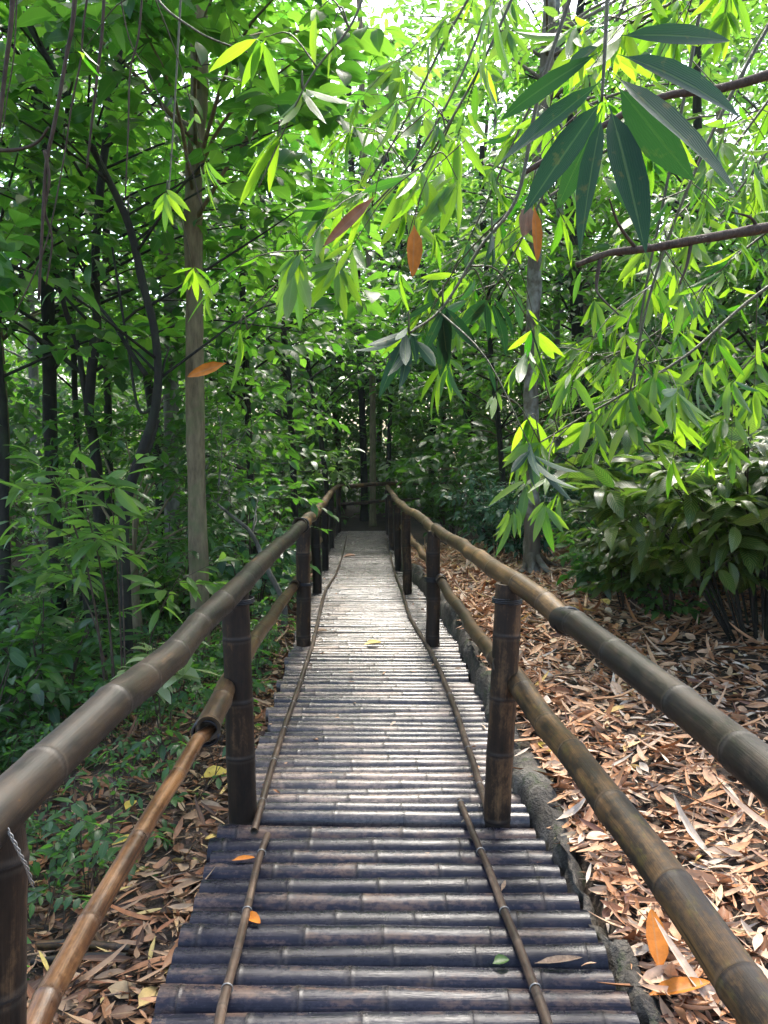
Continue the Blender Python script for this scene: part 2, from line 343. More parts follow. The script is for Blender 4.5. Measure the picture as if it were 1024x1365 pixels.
# gaps through which the sky shows (directions, in picture units)
GAPS = [(425, 200, 22, 60), (110, 100, 26, 30), (215, 95, 16, 20), (30, 250, 16, 20), (190, 215, 16, 18), (120, 330, 16, 16), (300, 60, 20, 16), (70, 130, 14, 14), (190, 150, 22, 26), (105, 75, 22, 40), (185, 355, 22, 22), (95, 175, 18, 24), (240, 120, 14, 26), (300, 150, 20, 26), (45, 330, 16, 22), (350, 40, 18, 14), (160, 265, 14, 14), (75, 25, 12, 12), (640, 60, 30, 24), (980, 190, 40, 30), (890, 320, 30, 18)]
def keep(Pc, margin=1.0):
    u, v = pix(Pc); k = np.ones(len(Pc), bool)
    for (a, b_, c, d) in GAPS: k &= ((u-a)/(c*margin))**2+((v-b_)/(d*margin))**2 > 1
    return k

# ------------------------------------------------------------------ walkway profile and terrain
ST = np.array([(-3, .12, .0, .65), (2.24, .03, -.002, .65), (3.519, -.025, -.014, .65), (3.53, -.01, .006, .6), (4.68, -.03, .0555, .6), (6.29, -.06, .096, .6), (9, -.18, .035, .585), (12, -.34, -.146, .575), (15.5, -.40, -.296, .575), (19.3, -.46, -.30, .58), (60, -.46, -.35, .58)])
def wx(y): return np.interp(y, ST[:, 0], ST[:, 1])
def wz(y): return np.interp(y, ST[:, 0], ST[:, 2])
def wh(y): return np.interp(y, ST[:, 0], ST[:, 3])
def wall_top(y): return wz(y)+np.interp(y, [1, 2.2, 3.5, 5, 7, 10, 14, 18], [-.06, -.03, .04, .12, .17, .17, .08, -.03])
def bumps(x, y):
    return .03*np.sin(3.1*x+1.3*y)+.025*np.sin(2.3*y-1.7*x+1)+.018*np.sin(7.3*x+2)*np.sin(6.1*y)
def ground(x, y):
    x = np.asarray(x, float); y = np.asarray(y, float); s = x-wx(y); h = wh(y)
    zr = wall_top(y)-.02+.045*np.clip(s-.85, 0, 8)+.09*np.clip(s-1.9, 0, 5)+.5*bumps(x, y)*np.clip((s-.8)*2, 0, 1)
    t = np.clip(-s-h, 0, 99)
    zl = wz(y)-.12-.16*np.clip(t, 0, 2.5)-.08*np.clip(t-2.5, 0, 6)+bumps(x, y)*np.clip(t*2, 0, 1)
    zm = wz(y)-.2
    z = np.where(s > h+.08, zr, np.where(s < -h, zl, zm))
    far = np.clip((y-20)/12, 0, 1); z = z*(1-far)+far*(-.3+bumps(x, y))
    return np.minimum(z, 1.2)
def hit(u, v, y0=1.5):
    Y = y0
    while Y < 45:
        p = at(u, v, Y)
        if p[2] <= ground(p[0], p[1]): return p
        Y += .02
    return p
def on_ground(x, y): return np.array([x, y, float(ground(x, y))])

def axis_grid(lo, hi, fine_lo, fine_hi, step):
    a = list(np.arange(fine_lo, fine_hi+1e-6, step)); s = step
    while a[-1] < hi: s *= 1.25; a.append(a[-1]+s)
    s = step
    while a[0] > lo: s *= 1.25; a.insert(0, a[0]-s)
    return np.array(a)
gx = axis_grid(-120, 120, -4, 5, .09); gy = axis_grid(-30, 140, -1, 14, .09)
X, Y = np.meshgrid(gx, gy); Z = ground(X, Y)
B = MB(); nx = len(gx); i = np.arange(len(gy)-1)[:, None]*nx; j = np.arange(nx-1)[None]
B.add(np.stack([X, Y, Z], -1).reshape(-1, 3), np.stack([i+j, i+j+1, i+nx+j+1, i+nx+j], -1).reshape(-1, 4))
tag(B.obj('ground', 'soil'), kind='structure')

# low mortared stone edging on the right of the walkway
B = MB(); ys = np.arange(.9, 17.5, .045); prof = []
rg = np.random.default_rng(5)
for y in ys:
    x0 = wx(y)+wh(y)+.03; zt = float(wall_top(y)); zb = float(wz(y))-.22; wd = .08+.03*math.sin(y*1.9)+.03*math.sin(y*5.3+1)
    pr = [(x0, zb), (x0, zb*.6+zt*.4), (x0+.005, zt-.04), (x0+.03, zt), (x0+wd*.5, zt+.012), (x0+wd, zt), (x0+wd+.04, zt-.05), (x0+wd+.05, zb)]
    prof.append([(a, y, b_) for a, b_ in pr])
prof = np.array(prof); Vn = prof.reshape(-1, 3); ph = rg.uniform(0, 6, 8)
nz = .026*np.sin(4.1*Vn[:, 1]+2+5*Vn[:, 0])+.022*np.sin(9*Vn[:, 1]+13*Vn[:, 2]+ph[0])+.018*np.sin(23*Vn[:, 1]+ph[1]+17*Vn[:, 0])+.012*np.sin(41*Vn[:, 1]+31*Vn[:, 2]+ph[2])
prof[..., 0] -= np.abs(nz.reshape(prof.shape[:2]))*.6; prof[..., 2] += nz.reshape(prof.shape[:2])*.8+rg.standard_normal(prof.shape[:2])*.009
npf = prof.shape[1]; i = np.arange(len(ys)-1)[:, None]*npf; j = np.arange(npf-1)[None]
B.add(prof.reshape(-1, 3), np.stack([i+j, i+npf+j, i+npf+j+1, i+j+1], -1).reshape(-1, 4))
tag(B.obj('stone_edging', 'stone'), 'low crumbling mortar edging between the walkway and the leaf litter', 'edging')

# ------------------------------------------------------------------ bamboo culms
def culm(B, pts, r0, r1=None, node=.3, rg=rng, ns=16, kink=.003, mat=0, start=None, bulge=.07, hollow=True, wob=.0):
    r1 = r0 if r1 is None else r1
    P = smooth(pts, 14) if len(pts) > 2 else np.array([np.array(pts[0])*(1-s)+np.array(pts[1])*s for s in np.linspace(0, 1, 15)])
    L = np.concatenate([[0], np.cumsum(np.linalg.norm(np.diff(P, axis=0), axis=1))]); tot = L[-1]
    nodes = []; a = rg.uniform(.15, .9)*node if start is None else start
    while a < tot-.02: nodes.append(a); a += node*rg.uniform(.75, 1.25)
    nodes = np.array(nodes) if nodes else np.array([-9.])
    s = set(np.linspace(0, tot, max(3, int(tot/.07)+1)).tolist())
    for a in nodes:
        for d in (-.03, -.016, -.008, -.003, 0, .004, .009, .017, .03):
            if 0 < a+d < tot: s.add(a+d)
    s = np.array(sorted(s)); s = s[np.concatenate([[True], np.diff(s) > 5e-4])]
    A = np.stack([np.interp(s, L, P[:, k]) for k in range(3)], 1)
    dn = s[:, None]-nodes[None]; near = np.min(np.abs(dn), 1)
    sg = np.min(np.where(np.abs(dn) == np.abs(dn).min(1, keepdims=True), dn, 9), 1)
    f = 1+bulge*.55*np.exp(-(near/.009)**2)-.014*np.exp(-((sg-.012)/.006)**2)+.025*np.exp(-(near/.07)**2)
    rad = (r0+(r1-r0)*s/tot)*f*(1+wob*np.sin(s*7+r0*900))
    T, N, Bn = frames(A)
    off = rg.standard_normal((len(nodes)+2, 2))*kink; kx = np.concatenate([[0], np.clip(nodes, 0, tot), [tot]])
    o1 = np.interp(s, kx, off[:, 0]); o2 = np.interp(s, kx, off[:, 1]); A = A+o1[:, None]*N+o2[:, None]*Bn
    th = np.arange(ns)/ns*2*math.pi
    V = A[:, None]+rad[:, None, None]*(np.cos(th)[None, :, None]*N[:, None]+np.sin(th)[None, :, None]*Bn[:, None])
    sa = rg.uniform(0, 50); att = np.zeros((len(s), ns, 5)); ino = np.searchsorted(nodes, s); att[..., 0] = s[:, None]+sa+(rg.uniform(0, 9, len(nodes)+2)[ino])[:, None]; att[..., 1] = rad[:, None]*np.cos(th); att[..., 2] = rad[:, None]*np.sin(th); att[..., 3] = near[:, None]
    Q = ring_quads(len(s), ns); V = V.reshape(-1, 3); att = att.reshape(-1, 5); B.add(V, Q, None, mat, None, att)
    for e, sgn in ((0, 1), (len(s)-1, -1)):
        c = A[e]; rim = V[e*ns:(e+1)*ns]; inn = c+(rim-c)*.72; deep = inn+T[e]*sgn*.05; vv = np.vstack([rim, inn, deep, (c+T[e]*sgn*.05)[None]])
        aa = np.zeros((len(vv), 5)); aa[:, 4] = 1; aa[:, 3] = 1
        j = np.arange(ns); jn = (j+1) % ns; q = np.vstack([np.stack([j, jn, ns+jn, ns+j], 1), np.stack([ns+j, ns+jn, 2*ns+jn, 2*ns+j], 1)])
        tt = np.stack([2*ns+j, 2*ns+jn, np.full(ns, 3*ns)], 1)
        if sgn > 0: q = q[:, ::-1]; tt = tt[:, ::-1]
        B.add(vv, q, tt, mat, None, aa)
def band(B, c, d, r, turns=3, wr=.004, mat=0, rg=rng):
    """a few turns of binding round a pole at c with axis d"""
    d = norm(np.asarray(d, float)); ref = UP if abs(d[2]) < .9 else np.array([1., 0, 0]); n = norm(np.cross(d, ref)); b_ = np.cross(d, n)
    k = 18*turns; a = np.linspace(0, 2*math.pi*turns, k)
    P = np.asarray(c)+np.cos(a)[:, None]*n*(r+wr*.5)+np.sin(a)[:, None]*b_*(r+wr*.5)+d*((np.linspace(-.5, .5, k))*turns*wr*1.8)[:, None]+d*(np.sin(a*1.0)*wr*.6)[:, None]
    tube(B, P, wr, 6, mat)

# deck: one thing, its poles and battens as parts
walk = thing('bamboo_walkway', 'narrow walkway decked with dark wet bamboo poles laid crosswise', 'walkway', (0, 2.2, 0))
def under(o, root):      # parent with the root's place taken out
    o.parent = root; o.location = Vector(o.location)-root.location; return o
NV = 12; dm = []
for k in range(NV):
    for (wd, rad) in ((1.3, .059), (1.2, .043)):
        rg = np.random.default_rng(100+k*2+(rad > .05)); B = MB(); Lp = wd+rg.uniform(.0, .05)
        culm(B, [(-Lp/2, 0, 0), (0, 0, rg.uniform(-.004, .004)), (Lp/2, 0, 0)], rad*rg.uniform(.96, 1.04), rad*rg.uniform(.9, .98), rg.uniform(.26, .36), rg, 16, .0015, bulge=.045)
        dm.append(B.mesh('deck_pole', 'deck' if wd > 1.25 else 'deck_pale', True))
rg = np.random.default_rng(77)
y = 1.7; plist = []
while y < 19.4:
    near = y < 3.5
    plist.append((y, near)); y += (.109 if near else .0775)*rg.uniform(.97, 1.03)
    if near and y > 3.5: y = 3.555
first = [p for p in plist if p[0] > 2.0][:98]; rest = [p for p in plist if p not in first]
def pole_pose(y, near):
    rad = .059 if near else .043
    k = rg.integers(NV)*2+(0 if near else 1)
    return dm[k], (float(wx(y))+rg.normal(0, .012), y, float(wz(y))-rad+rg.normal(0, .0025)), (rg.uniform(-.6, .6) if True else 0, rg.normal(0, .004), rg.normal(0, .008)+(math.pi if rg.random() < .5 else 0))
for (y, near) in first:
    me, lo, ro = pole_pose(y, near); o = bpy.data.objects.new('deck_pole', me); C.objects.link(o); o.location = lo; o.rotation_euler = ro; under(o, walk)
B = MB()
for (y, near) in rest:
    r_ = .059 if near else .043; h_ = float(wh(y)); z_ = float(wz(y))-r_+rg.normal(0, .0025); x_ = float(wx(y))+rg.normal(0, .012); sk = rg.normal(0, .008)
    culm(B, [(x_-h_, y-sk, z_), (x_, y, z_), (x_+h_, y+sk, z_)], r_, r_*.95, .31, rg, 10, .001, bulge=.045)
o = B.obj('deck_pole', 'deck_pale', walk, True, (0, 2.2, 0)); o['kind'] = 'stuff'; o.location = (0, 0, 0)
# battens lying lengthwise on the poles
BT = [[(284, 1400, 2.13), (300, 1330, 2.3), (325, 1235, 2.6), (345, 1150, 3.1), (357, 1113, 3.4)],
      [(742, 1400, 2.13), (722, 1340, 2.27), (690, 1260, 2.53), (655, 1170, 3.0), (613, 1068, 3.68)],
      [(339, 1108, 3.44), (362, 1025, 4.0), (388, 945, 4.8), (407, 890, 5.6), (419, 850, 6.4), (427, 815, 7.7), (434, 788, 9.0), (449, 762, 11.6), (458, 735, 15.2), (462, 715, 18.6)],
      [(650, 1084, 3.55), (628, 1010, 4.1), (603, 935, 4.95), (580, 880, 5.85), (560, 845, 6.6), (545, 818, 7.7), (536, 788, 9.0), (526, 762, 11.6), (519, 735, 15.2), (514, 716, 18.2)]]
for k, pts in enumerate(BT):
    P = []
    for (u, v, Yg) in pts:        # drop each point on the deck
        Yc = 1.5
        while Yc < 22:
            p = at(u, v, Yc)
            if p[2] <= wz(p[1])+.014: break
            Yc += .01
        p[2] = wz(p[1])+.014; P.append(p)
    P = np.array(P); B = MB(); culm(B, P, .0145 if k < 2 else .0155, .013 if k < 2 else .012, .24, np.random.default_rng(40+k), 10, .0018, bulge=.08)
    o = B.obj('batten', 'batten', walk, True, (0, 2.2, 0))
    Lc = np.concatenate([[0], np.cumsum(np.linalg.norm(np.diff(P, axis=0), axis=1))])
    for s in np.arange(.25, min(Lc[-1], 6), .42):
        c = np.array([np.interp(s, Lc, P[:, q]) for q in range(3)]); c2 = np.array([np.interp(s+.02, Lc, P[:, q]) for q in range(3)])
        Bt = MB(); band(Bt, c, c2-c, .0155, 2, .0013); Bt.obj('wire_tie', 'wire', o, False, (0, 2.2, 0))

# railings
def post_pts(ub, vb, ut, vt, Yp, sink=.18):
    a = at(ub, vb, Yp); b_ = at(ut, vt, Yp); d = (b_-a)/np.linalg.norm(b_-a); return [a-d*sink, (a+b_)/2, b_]
def railing(name, label, org, posts, tops, lows, bands, wires):
    root = thing(name, label, 'railing', org)
    for k, (ub, vb, ut, vt, Yp, r_) in enumerate(posts):
        B = MB(); culm(B, post_pts(ub, vb, ut, vt, Yp), r_, r_*.95, .24 if Yp < 5 else .3, np.random.default_rng(300+k*7+len(name)), 18, .004, bulge=.05, wob=.01)
        B.obj('post', 'post', root, True, org)
    for nm, lst in (('top_rail', tops), ('lower_rail', lows)):
        for k, (pts, r0, r1, mt, nd) in enumerate(lst):
            B = MB(); culm(B, [at(*p) for p in pts], r0, r1, nd, np.random.default_rng(500+k*3+len(nm)+len(name)*5), 20, .007, bulge=.07, wob=.018)
            B.obj(nm, mt, root, True, org)
    for (p, q, r_, tn, wr) in bands:
        B = MB(); c = at(*p); band(B, c, at(*q)-c, r_, tn, wr); B.obj('binding', 'binding', root, False, org)
    for (p, q, r_, tn, wr) in wires:
        B = MB(); c = at(*p); band(B, c, at(*q)-c, r_, tn, wr); B.obj('wire_tie', 'wire', root, False, org)
    return root
o1 = at(323, 1090, 3.53)
railing('bamboo_railing', 'dark bamboo railing along the left edge of the walkway', tuple(o1),
    [(0, 1700, -8, 1098, 1.49, .054), (325, 1088, 313, 790, 3.53, .061), (405, 861, 405, 703, 6.29, .054), (423, 789, 420, 688, 9, .05), (434, 758, 433, 671, 12, .05), (442, 729, 442, 658, 16, .05), (451, 707, 451, 650, 19, .05)],
    [([(-330, 1372, .94), (0, 1076, 1.49), (180, 917, 2.215), (270, 832, 2.92), (323, 780, 3.53), (352, 750, 4.2), (403, 699, 6.25)], .047, .041, 'rail_dark', .34),
     ([(400, 701, 6.1), (420, 684, 9), (434, 667, 12), (443, 655, 16), (451, 648, 19.1)], .05, .045, 'rail_dark', .4)],
    [([(-20, 1520, 1.3), (68, 1353, 1.6), (150, 1192, 2.0), (215, 1070, 2.45), (278, 972, 3.0)], .027, .024, 'rail_brown', .33),
     ([(274, 978, 2.94), (297, 925, 3.4), (332, 866, 4.25), (368, 815, 5.3), (392, 782, 6.25)], .043, .034, 'rail_tan', .3),
     ([(393, 781, 6.2), (412, 745, 9.0), (428, 718, 12)], .034, .03, 'rail_tan', .34)],
    [((318, 800, 3.53), (319, 860, 3.53), .062, 3, .004), ((275, 976, 2.96), (297, 925, 3.4), .043, 3, .006), ((402, 700, 6.2), (420, 684, 9), .05, 4, .006), ((406, 778, 6.29), (406, 700, 6.29), .056, 3, .004)],
    [])
wr_ = bpy.data.objects['bamboo_railing']
for ph in (0., 2.1, 4.2):
    P = smooth([at(-14, 1062, 1.46), at(0, 1090, 1.425), at(14, 1112, 1.42), at(26, 1136, 1.425), at(36, 1156, 1.44), at(44, 1180, 1.47)], 8); a = np.linspace(0, 26, len(P))+ph
    P = P+.0028*np.stack([np.cos(a), np.zeros(len(P)), np.sin(a)], 1); B = MB(); tube(B, P, .0013, 5); B.obj('wire_tie', 'wire', wr_, False, o1)
o2 = at(664, 1085, 3.53)
railing('bamboo_railing', 'brown bamboo railing along the right edge beside the leaf litter', tuple(o2),
    [(1120, 1700, 1095, 1115, 1.45, .056), (664, 1084, 678, 778, 3.53, .058), (577, 861, 579, 708, 6.29, .052), (543, 789, 541, 682, 9, .05), (531, 758, 529, 673, 12, .05), (522, 728, 520, 660, 16, .05), (518, 712, 516, 652, 18.7, .05)],
    [([(1190, 1165, 1.25), (1024, 1024, 1.68), (918, 945, 2.1), (752, 824, 3.03)], .049, .0445, 'rail_dark', .42),
     ([(757, 828, 3.0), (672, 766, 3.66), (625, 735, 4.6), (582, 706, 6.3)], .042, .037, 'rail_tan', .36),
     ([(586, 709, 6.1), (560, 690, 7.6), (541, 677, 9), (529, 667, 12), (521, 655, 16), (516, 649, 18.9)], .038, .04, 'rail_tan', .36)],
    [([(1110, 1500, 1.3), (1003, 1330, 1.6), (880, 1150, 2.0), (762, 1003, 2.75), (684, 905, 3.62)], .049, .047, 'rail_moss', .36),
     ([(662, 884, 3.5), (650, 866, 4.0), (622, 823, 4.9), (586, 772, 6.25)], .036, .034, 'rail_tan', .3),
     ([(589, 776, 6.1), (570, 746, 7.5), (551, 722, 9.1), (536, 702, 12)], .034, .03, 'rail_tan', .34)],
    [((676, 800, 3.53), (674, 850, 3.53), .059, 3, .004), ((757, 828, 3.0), (700, 786, 3.4), .047, 2, .006), ((584, 707, 6.25), (560, 690, 7.6), .039, 4, .005), ((588, 773, 6.2), (622, 823, 4.9), .035, 5, .005), ((686, 908, 3.6), (762, 1003, 2.75), .047, 3, .004), ((577, 772, 6.29), (577, 700, 6.29), .053, 4, .005)],
    [])
o3 = at(520, 690, 21)
railing('bamboo_railing', 'far dark bamboo railing crossing behind the end of the walkway', tuple(o3),
    [(452, 705, 452, 648, 20, .05), (516, 700, 516, 648, 21, .05), (597, 690, 597, 648, 22, .05), (592, 695, 592, 644, 24, .06)],
    [([(451, 649, 19.6), (514, 645, 21), (592, 644, 24)], .05, .05, 'rail_dark', .4)],
    [([(452, 672, 20), (516, 668, 21), (592, 664, 24)], .04, .04, 'rail_dark', .4)], [], [])

# ------------------------------------------------------------------ trees
def trunk_mesh(B, P, r0, r1, rg, ns=10, mat=0, flare=.35):
    P = smooth(P, 6); n = len(P); s = np.linspace(0, 1, n)
    L = np.concatenate([[0], np.cumsum(np.linalg.norm(np.diff(P, axis=0), axis=1))])
    r = r0+(r1-r0)*s; r = r*(1+flare*np.exp(-L/.25)); r = r*(1+.05*np.sin(L*5+rg.uniform(0, 6))+.03*rg.standard_normal(n))
    tube(B, P, r, ns, mat, .03, rg); return P, r
def tree(name, label, cat, base, path, r0, r1, bark, crown, seed, group=None, flare=.35, extra=None):
    """path: world points from the ground up; crown: dict(lo, hi, rad, n, tw, nl, L, W, tp, leaf, ...)"""
    rg = np.random.default_rng(seed); root = thing(name, label, cat, base, group)
    Bt = MB(); Bc = MB(); P, r = trunk_mesh(Bt, path, r0, r1, rg, flare=flare)
    for (pp, q0, q1) in (extra or []): trunk_mesh(Bt, pp, q0, q1, rg, flare=0)
    c = dict(n=22, tw=9, nl=8, L=.15, W=.06, tp='oval', leaf='broad', clump=.55, sag=.3, droop=.25, cx=0, cy=0, tl=.42, ck=1.0, upj=.38); c.update(crown)
    top = P[-1]; cen = []
    tries = 0
    while len(cen) < c['n'] and tries < c['n']*12:
        tries += 1
        z = rg.uniform(c['lo'], c['hi']); k = np.argmin(np.abs(P[:, 2]-z)); a = rg.uniform(0, 2*math.pi); q = c['rad']*math.sqrt(rg.random())*(1-.55*max(0, (z-c['lo'])/(c['hi']-c['lo'])-.5))
        p = np.array([P[k][0]+c['cx']+q*math.cos(a), P[k][1]+c['cy']+q*math.sin(a), z])
        if abs(p[0]-wx(p[1])) < .95 and p[1] < 17 and p[2] < 2.6 and p[1] > 0: continue
        if c['ck'] and not keep(p[None], c['ck'])[0]: continue
        if p[1] < 7.2:          # keep the straight brown trunk in sight
            uu, vv = pix(p[None])
            if abs(uu[0]-262) < 55 and 90 < vv[0] < 700: continue
        cen.append(p)
    for p in cen:
        k = np.argmin(np.abs(P[:, 2]-(p[2]-.2*np.linalg.norm(p[:2]-top[:2])-.15))); a = P[k]
        m_ = a*.5+p*.5+np.array([0, 0, .12*np.linalg.norm(p-a)])+rg.standard_normal(3)*.06
        tube(Bt, smooth([a, m_, p], 3), np.linspace(min(r[k]*.4, .016+.0006*a[1]), .004, 7), 5, 0)
    if cen:
        cen = np.array(cen); T = c['tw']
        P0 = np.repeat(cen, T, 0)+rg.standard_normal((len(cen)*T, 3))*np.array([.4, .4, .28])*c['clump']
        out = P0-np.array([top[0], top[1], 0]); out[:, 2] = 0; D = norm(norm(out)*.5+rvec(rg, len(P0))*np.array([1, 1, .45])+UP*.12)
        twigs(Bc, rg, P0, D, c['tl'], c['nl'], c['L'], c['W'], c['tp'], 0, 1, c['droop'], c['sag'], upj=c['upj'])
        Bc.obj('crown', [c['leaf'], 'twig'], root, False, base)
    Bt.obj('trunk', bark, root, False, base)
    return root
def path_px(pts, Yd, base=True, up=None, wander=.25, seed=0):
    """pts (u,v) from the ground up at depth Yd; carried on to height up"""
    rg = np.random.default_rng(seed); P = [at(u, v, Yd) for (u, v) in pts]
    g = P[0].copy(); 
    if base: g[2] = float(ground(g[0], g[1]))-.08; P = [g]+[p for p in P if p[2] > g[2]+.15]
    if up is not None:
        while P[-1][2] < up-.3:
            d = P[-1]-P[-2]; d = d/max(np.linalg.norm(d), 1e-6); d[2] = max(d[2], .6); d = d/np.linalg.norm(d)
            P.append(P[-1]+d*min(1.3, up-P[-1][2]+.2)+rg.standard_normal(3)*np.array([1, 1, 0])*.06)
    return np.array(P)

def T_px(label, pts, Yd, r0, r1, bark, crown, seed, up, cat='tree', name='forest_tree', extra=None, flare=.35, group=None):
    P = path_px(pts, Yd, True, up, seed=seed); ex = [( [at(u, v, Yd+dy) for (u, v, dy) in e[0]], e[1], e[2]) for e in (extra or [])]
    return tree(name, label, cat, tuple(P[0]+np.array([0, 0, .08])), P, r0, r1, bark, crown, seed, group, flare, ex)

# --- left of the walkway
T_px('straight brown trunk standing left of the walkway behind the railing', [(269, 892), (266, 780), (262, 640), (260, 500), (259, 380), (258, 260), (264, 160), (266, 90), (262, -60)], 6.8, .078, .062, 'bark_brown',
     dict(lo=3.6, hi=7.0, rad=2.2, n=30, L=.22, W=.105, leaf='broad2', ck=1.4), 1, 7.2)
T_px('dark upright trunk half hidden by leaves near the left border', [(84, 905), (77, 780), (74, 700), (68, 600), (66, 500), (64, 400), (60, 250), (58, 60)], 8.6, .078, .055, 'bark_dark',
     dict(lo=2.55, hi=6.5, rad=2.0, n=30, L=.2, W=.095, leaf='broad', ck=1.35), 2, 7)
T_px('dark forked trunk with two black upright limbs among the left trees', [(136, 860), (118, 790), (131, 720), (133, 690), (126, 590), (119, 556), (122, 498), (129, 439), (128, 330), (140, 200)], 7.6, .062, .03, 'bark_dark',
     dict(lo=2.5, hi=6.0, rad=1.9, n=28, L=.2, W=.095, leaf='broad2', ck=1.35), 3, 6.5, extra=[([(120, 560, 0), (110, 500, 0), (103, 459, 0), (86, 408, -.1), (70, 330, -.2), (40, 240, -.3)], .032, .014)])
T_px('greyish trunk directly behind the straight brown trunk', [(232, 815), (230, 750), (229, 600), (228, 439), (229, 300), (228, 125), (226, 0)], 10.5, .1, .075, 'bark_grey',
     dict(lo=4.0, hi=8.0, rad=2.3, n=30, L=.18, W=.08, leaf='far'), 4, 8.5)
T_px('crooked leaning dark tree whose limb bends left across the upper leaves', [(168, 800), (166, 700), (176, 642), (195, 587), (207, 545), (211, 498), (206, 440), (190, 375), (172, 300), (145, 240), (122, 195), (70, 90)], 6.2, .042, .02, 'bark_dark',
     dict(lo=2.3, hi=4.8, rad=1.6, n=20, L=.22, W=.11, leaf='broad2', cx=.2, ck=1.4), 5, 5.0,
     extra=[([(178, 640, 0), (198, 600, .1), (210, 560, .2)], .025, .02), ([(195, 500, 0), (175, 470, 0), (150, 430, 0), (120, 395, 0)], .018, .01), ([(205, 545, 0), (185, 545, 0), (172, 470, 0), (150, 330, .1)], .014, .008)])
T_px('thin dark stem rising at the very left border', [(8, 900), (9, 820), (6, 700), (4, 560), (-10, 380)], 7.2, .05, .035, 'bark_dark', dict(lo=2.6, hi=5.5, rad=1.7, n=18, leaf='broad', L=.18, W=.085, ck=1.4), 6, 6)
T_px('slim dark stem between the two darkest left trunks', [(112, 880), (111, 800), (108, 690), (100, 520), (96, 350)], 9.6, .04, .03, 'bark_dark', dict(lo=2.6, hi=6.5, rad=1.8, n=22, leaf='broad2', L=.19, W=.09, ck=1.4), 7, 7)
T_px('slender dark trunk showing high up left of the straight brown trunk', [(150, 790), (146, 640), (143, 480), (142, 340), (143, 230), (141, 100)], 11.5, .06, .045, 'bark_dark', dict(lo=4, hi=8.5, rad=2.2, n=28, leaf='far', L=.19, W=.085), 8, 9)
T_px('pale leaning sapling stem behind the left handrail', [(378, 805), (356, 757), (336, 712), (312, 690), (290, 672)], 7.6, .028, .012, 'bark_grey', dict(lo=1.0, hi=2.0, rad=.7, n=9, leaf='deep', L=.15, W=.06, ck=0), 9, None, 'sapling', 'sapling')
T_px('short stubby brown trunk low down left of the walkway', [(186, 900), (184, 850), (180, 800), (178, 745)], 7.4, .05, .04, 'bark_brown', dict(lo=.4, hi=1.8, rad=.8, n=12, leaf='deep', L=.14, W=.055, ck=0), 10, None)
# --- centre
T_px('pale straight trunk rising just behind the walkway end', [(497, 700), (497, 640), (497, 560), (496, 470), (494, 380), (486, 250), (482, 100)], 22.5, .085, .065, 'bark_brown', dict(lo=5.5, hi=12, rad=2.8, n=26, leaf='far', L=.26, W=.12, clump=.8), 11, 13)
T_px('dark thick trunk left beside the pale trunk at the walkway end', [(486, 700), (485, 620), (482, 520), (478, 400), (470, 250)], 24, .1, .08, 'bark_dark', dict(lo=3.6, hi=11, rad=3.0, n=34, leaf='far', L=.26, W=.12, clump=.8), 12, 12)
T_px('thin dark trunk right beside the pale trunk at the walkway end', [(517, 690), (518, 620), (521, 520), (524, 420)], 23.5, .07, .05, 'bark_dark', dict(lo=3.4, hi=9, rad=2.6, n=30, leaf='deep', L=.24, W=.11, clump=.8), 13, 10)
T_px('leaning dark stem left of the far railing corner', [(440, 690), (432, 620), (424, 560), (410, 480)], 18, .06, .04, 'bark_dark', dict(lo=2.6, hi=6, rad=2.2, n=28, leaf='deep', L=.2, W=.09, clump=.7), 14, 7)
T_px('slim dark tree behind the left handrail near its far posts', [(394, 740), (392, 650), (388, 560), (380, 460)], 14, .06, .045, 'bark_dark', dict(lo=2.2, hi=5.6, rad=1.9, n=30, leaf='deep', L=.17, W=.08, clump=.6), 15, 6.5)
T_px('small leafy tree between the brown trunk and the far rail posts', [(340, 760), (338, 690), (332, 600), (330, 520)], 11, .05, .04, 'bark_dark', dict(lo=1.6, hi=4.8, rad=1.7, n=36, leaf='deep', L=.15, W=.07), 16, 5.5)
# --- right
T13 = T_px('mottled grey trunk with flared roots on the leaf litter', [(708, 772), (709, 700), (710, 620), (708, 540), (709, 470), (712, 380), (716, 250)], 9.2, .083, .065, 'bark_pale', dict(lo=4.4, hi=8, rad=2.4, n=26, leaf='bright', L=.2, W=.07, cx=.5), 17, 8.5, flare=.55,
     extra=[([(708, 735, 0), (700, 755, -.05), (686, 772, -.2), (670, 786, -.35)], .045, .015), ([(711, 735, 0), (722, 752, -.1), (738, 768, -.1), (752, 776, 0)], .045, .015), ([(708, 730, 0), (708, 760, -.18), (704, 786, -.4)], .05, .016), ([(712, 735, .05), (728, 748, .2), (748, 756, .4)], .04, .015)])
T_px('thin brown trunk right of the mottled grey trunk', [(786, 700), (786, 600), (785, 500), (783, 420), (780, 300)], 15, .085, .07, 'bark_brown', dict(lo=4.2, hi=9, rad=2.6, n=30, leaf='bright', L=.24, W=.09, clump=.7), 18, 10)
T_px('slender greyish stem just behind the mottled grey trunk', [(744, 710), (744, 600), (742, 520), (742, 440), (746, 300)], 13, .06, .045, 'bark_grey', dict(lo=3.8, hi=8, rad=2.2, n=26, leaf='far', L=.22, W=.09, clump=.7), 19, 9)
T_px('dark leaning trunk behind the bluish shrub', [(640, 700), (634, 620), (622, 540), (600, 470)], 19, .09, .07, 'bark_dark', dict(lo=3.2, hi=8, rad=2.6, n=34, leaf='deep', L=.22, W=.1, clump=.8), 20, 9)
T_px('dark upright trunk above the right end of the far railing', [(576, 690), (577, 600), (578, 520), (580, 430)], 25, .1, .08, 'bark_dark', dict(lo=3.4, hi=10, rad=3, n=34, leaf='deep', L=.25, W=.11, clump=.8), 21, 11)
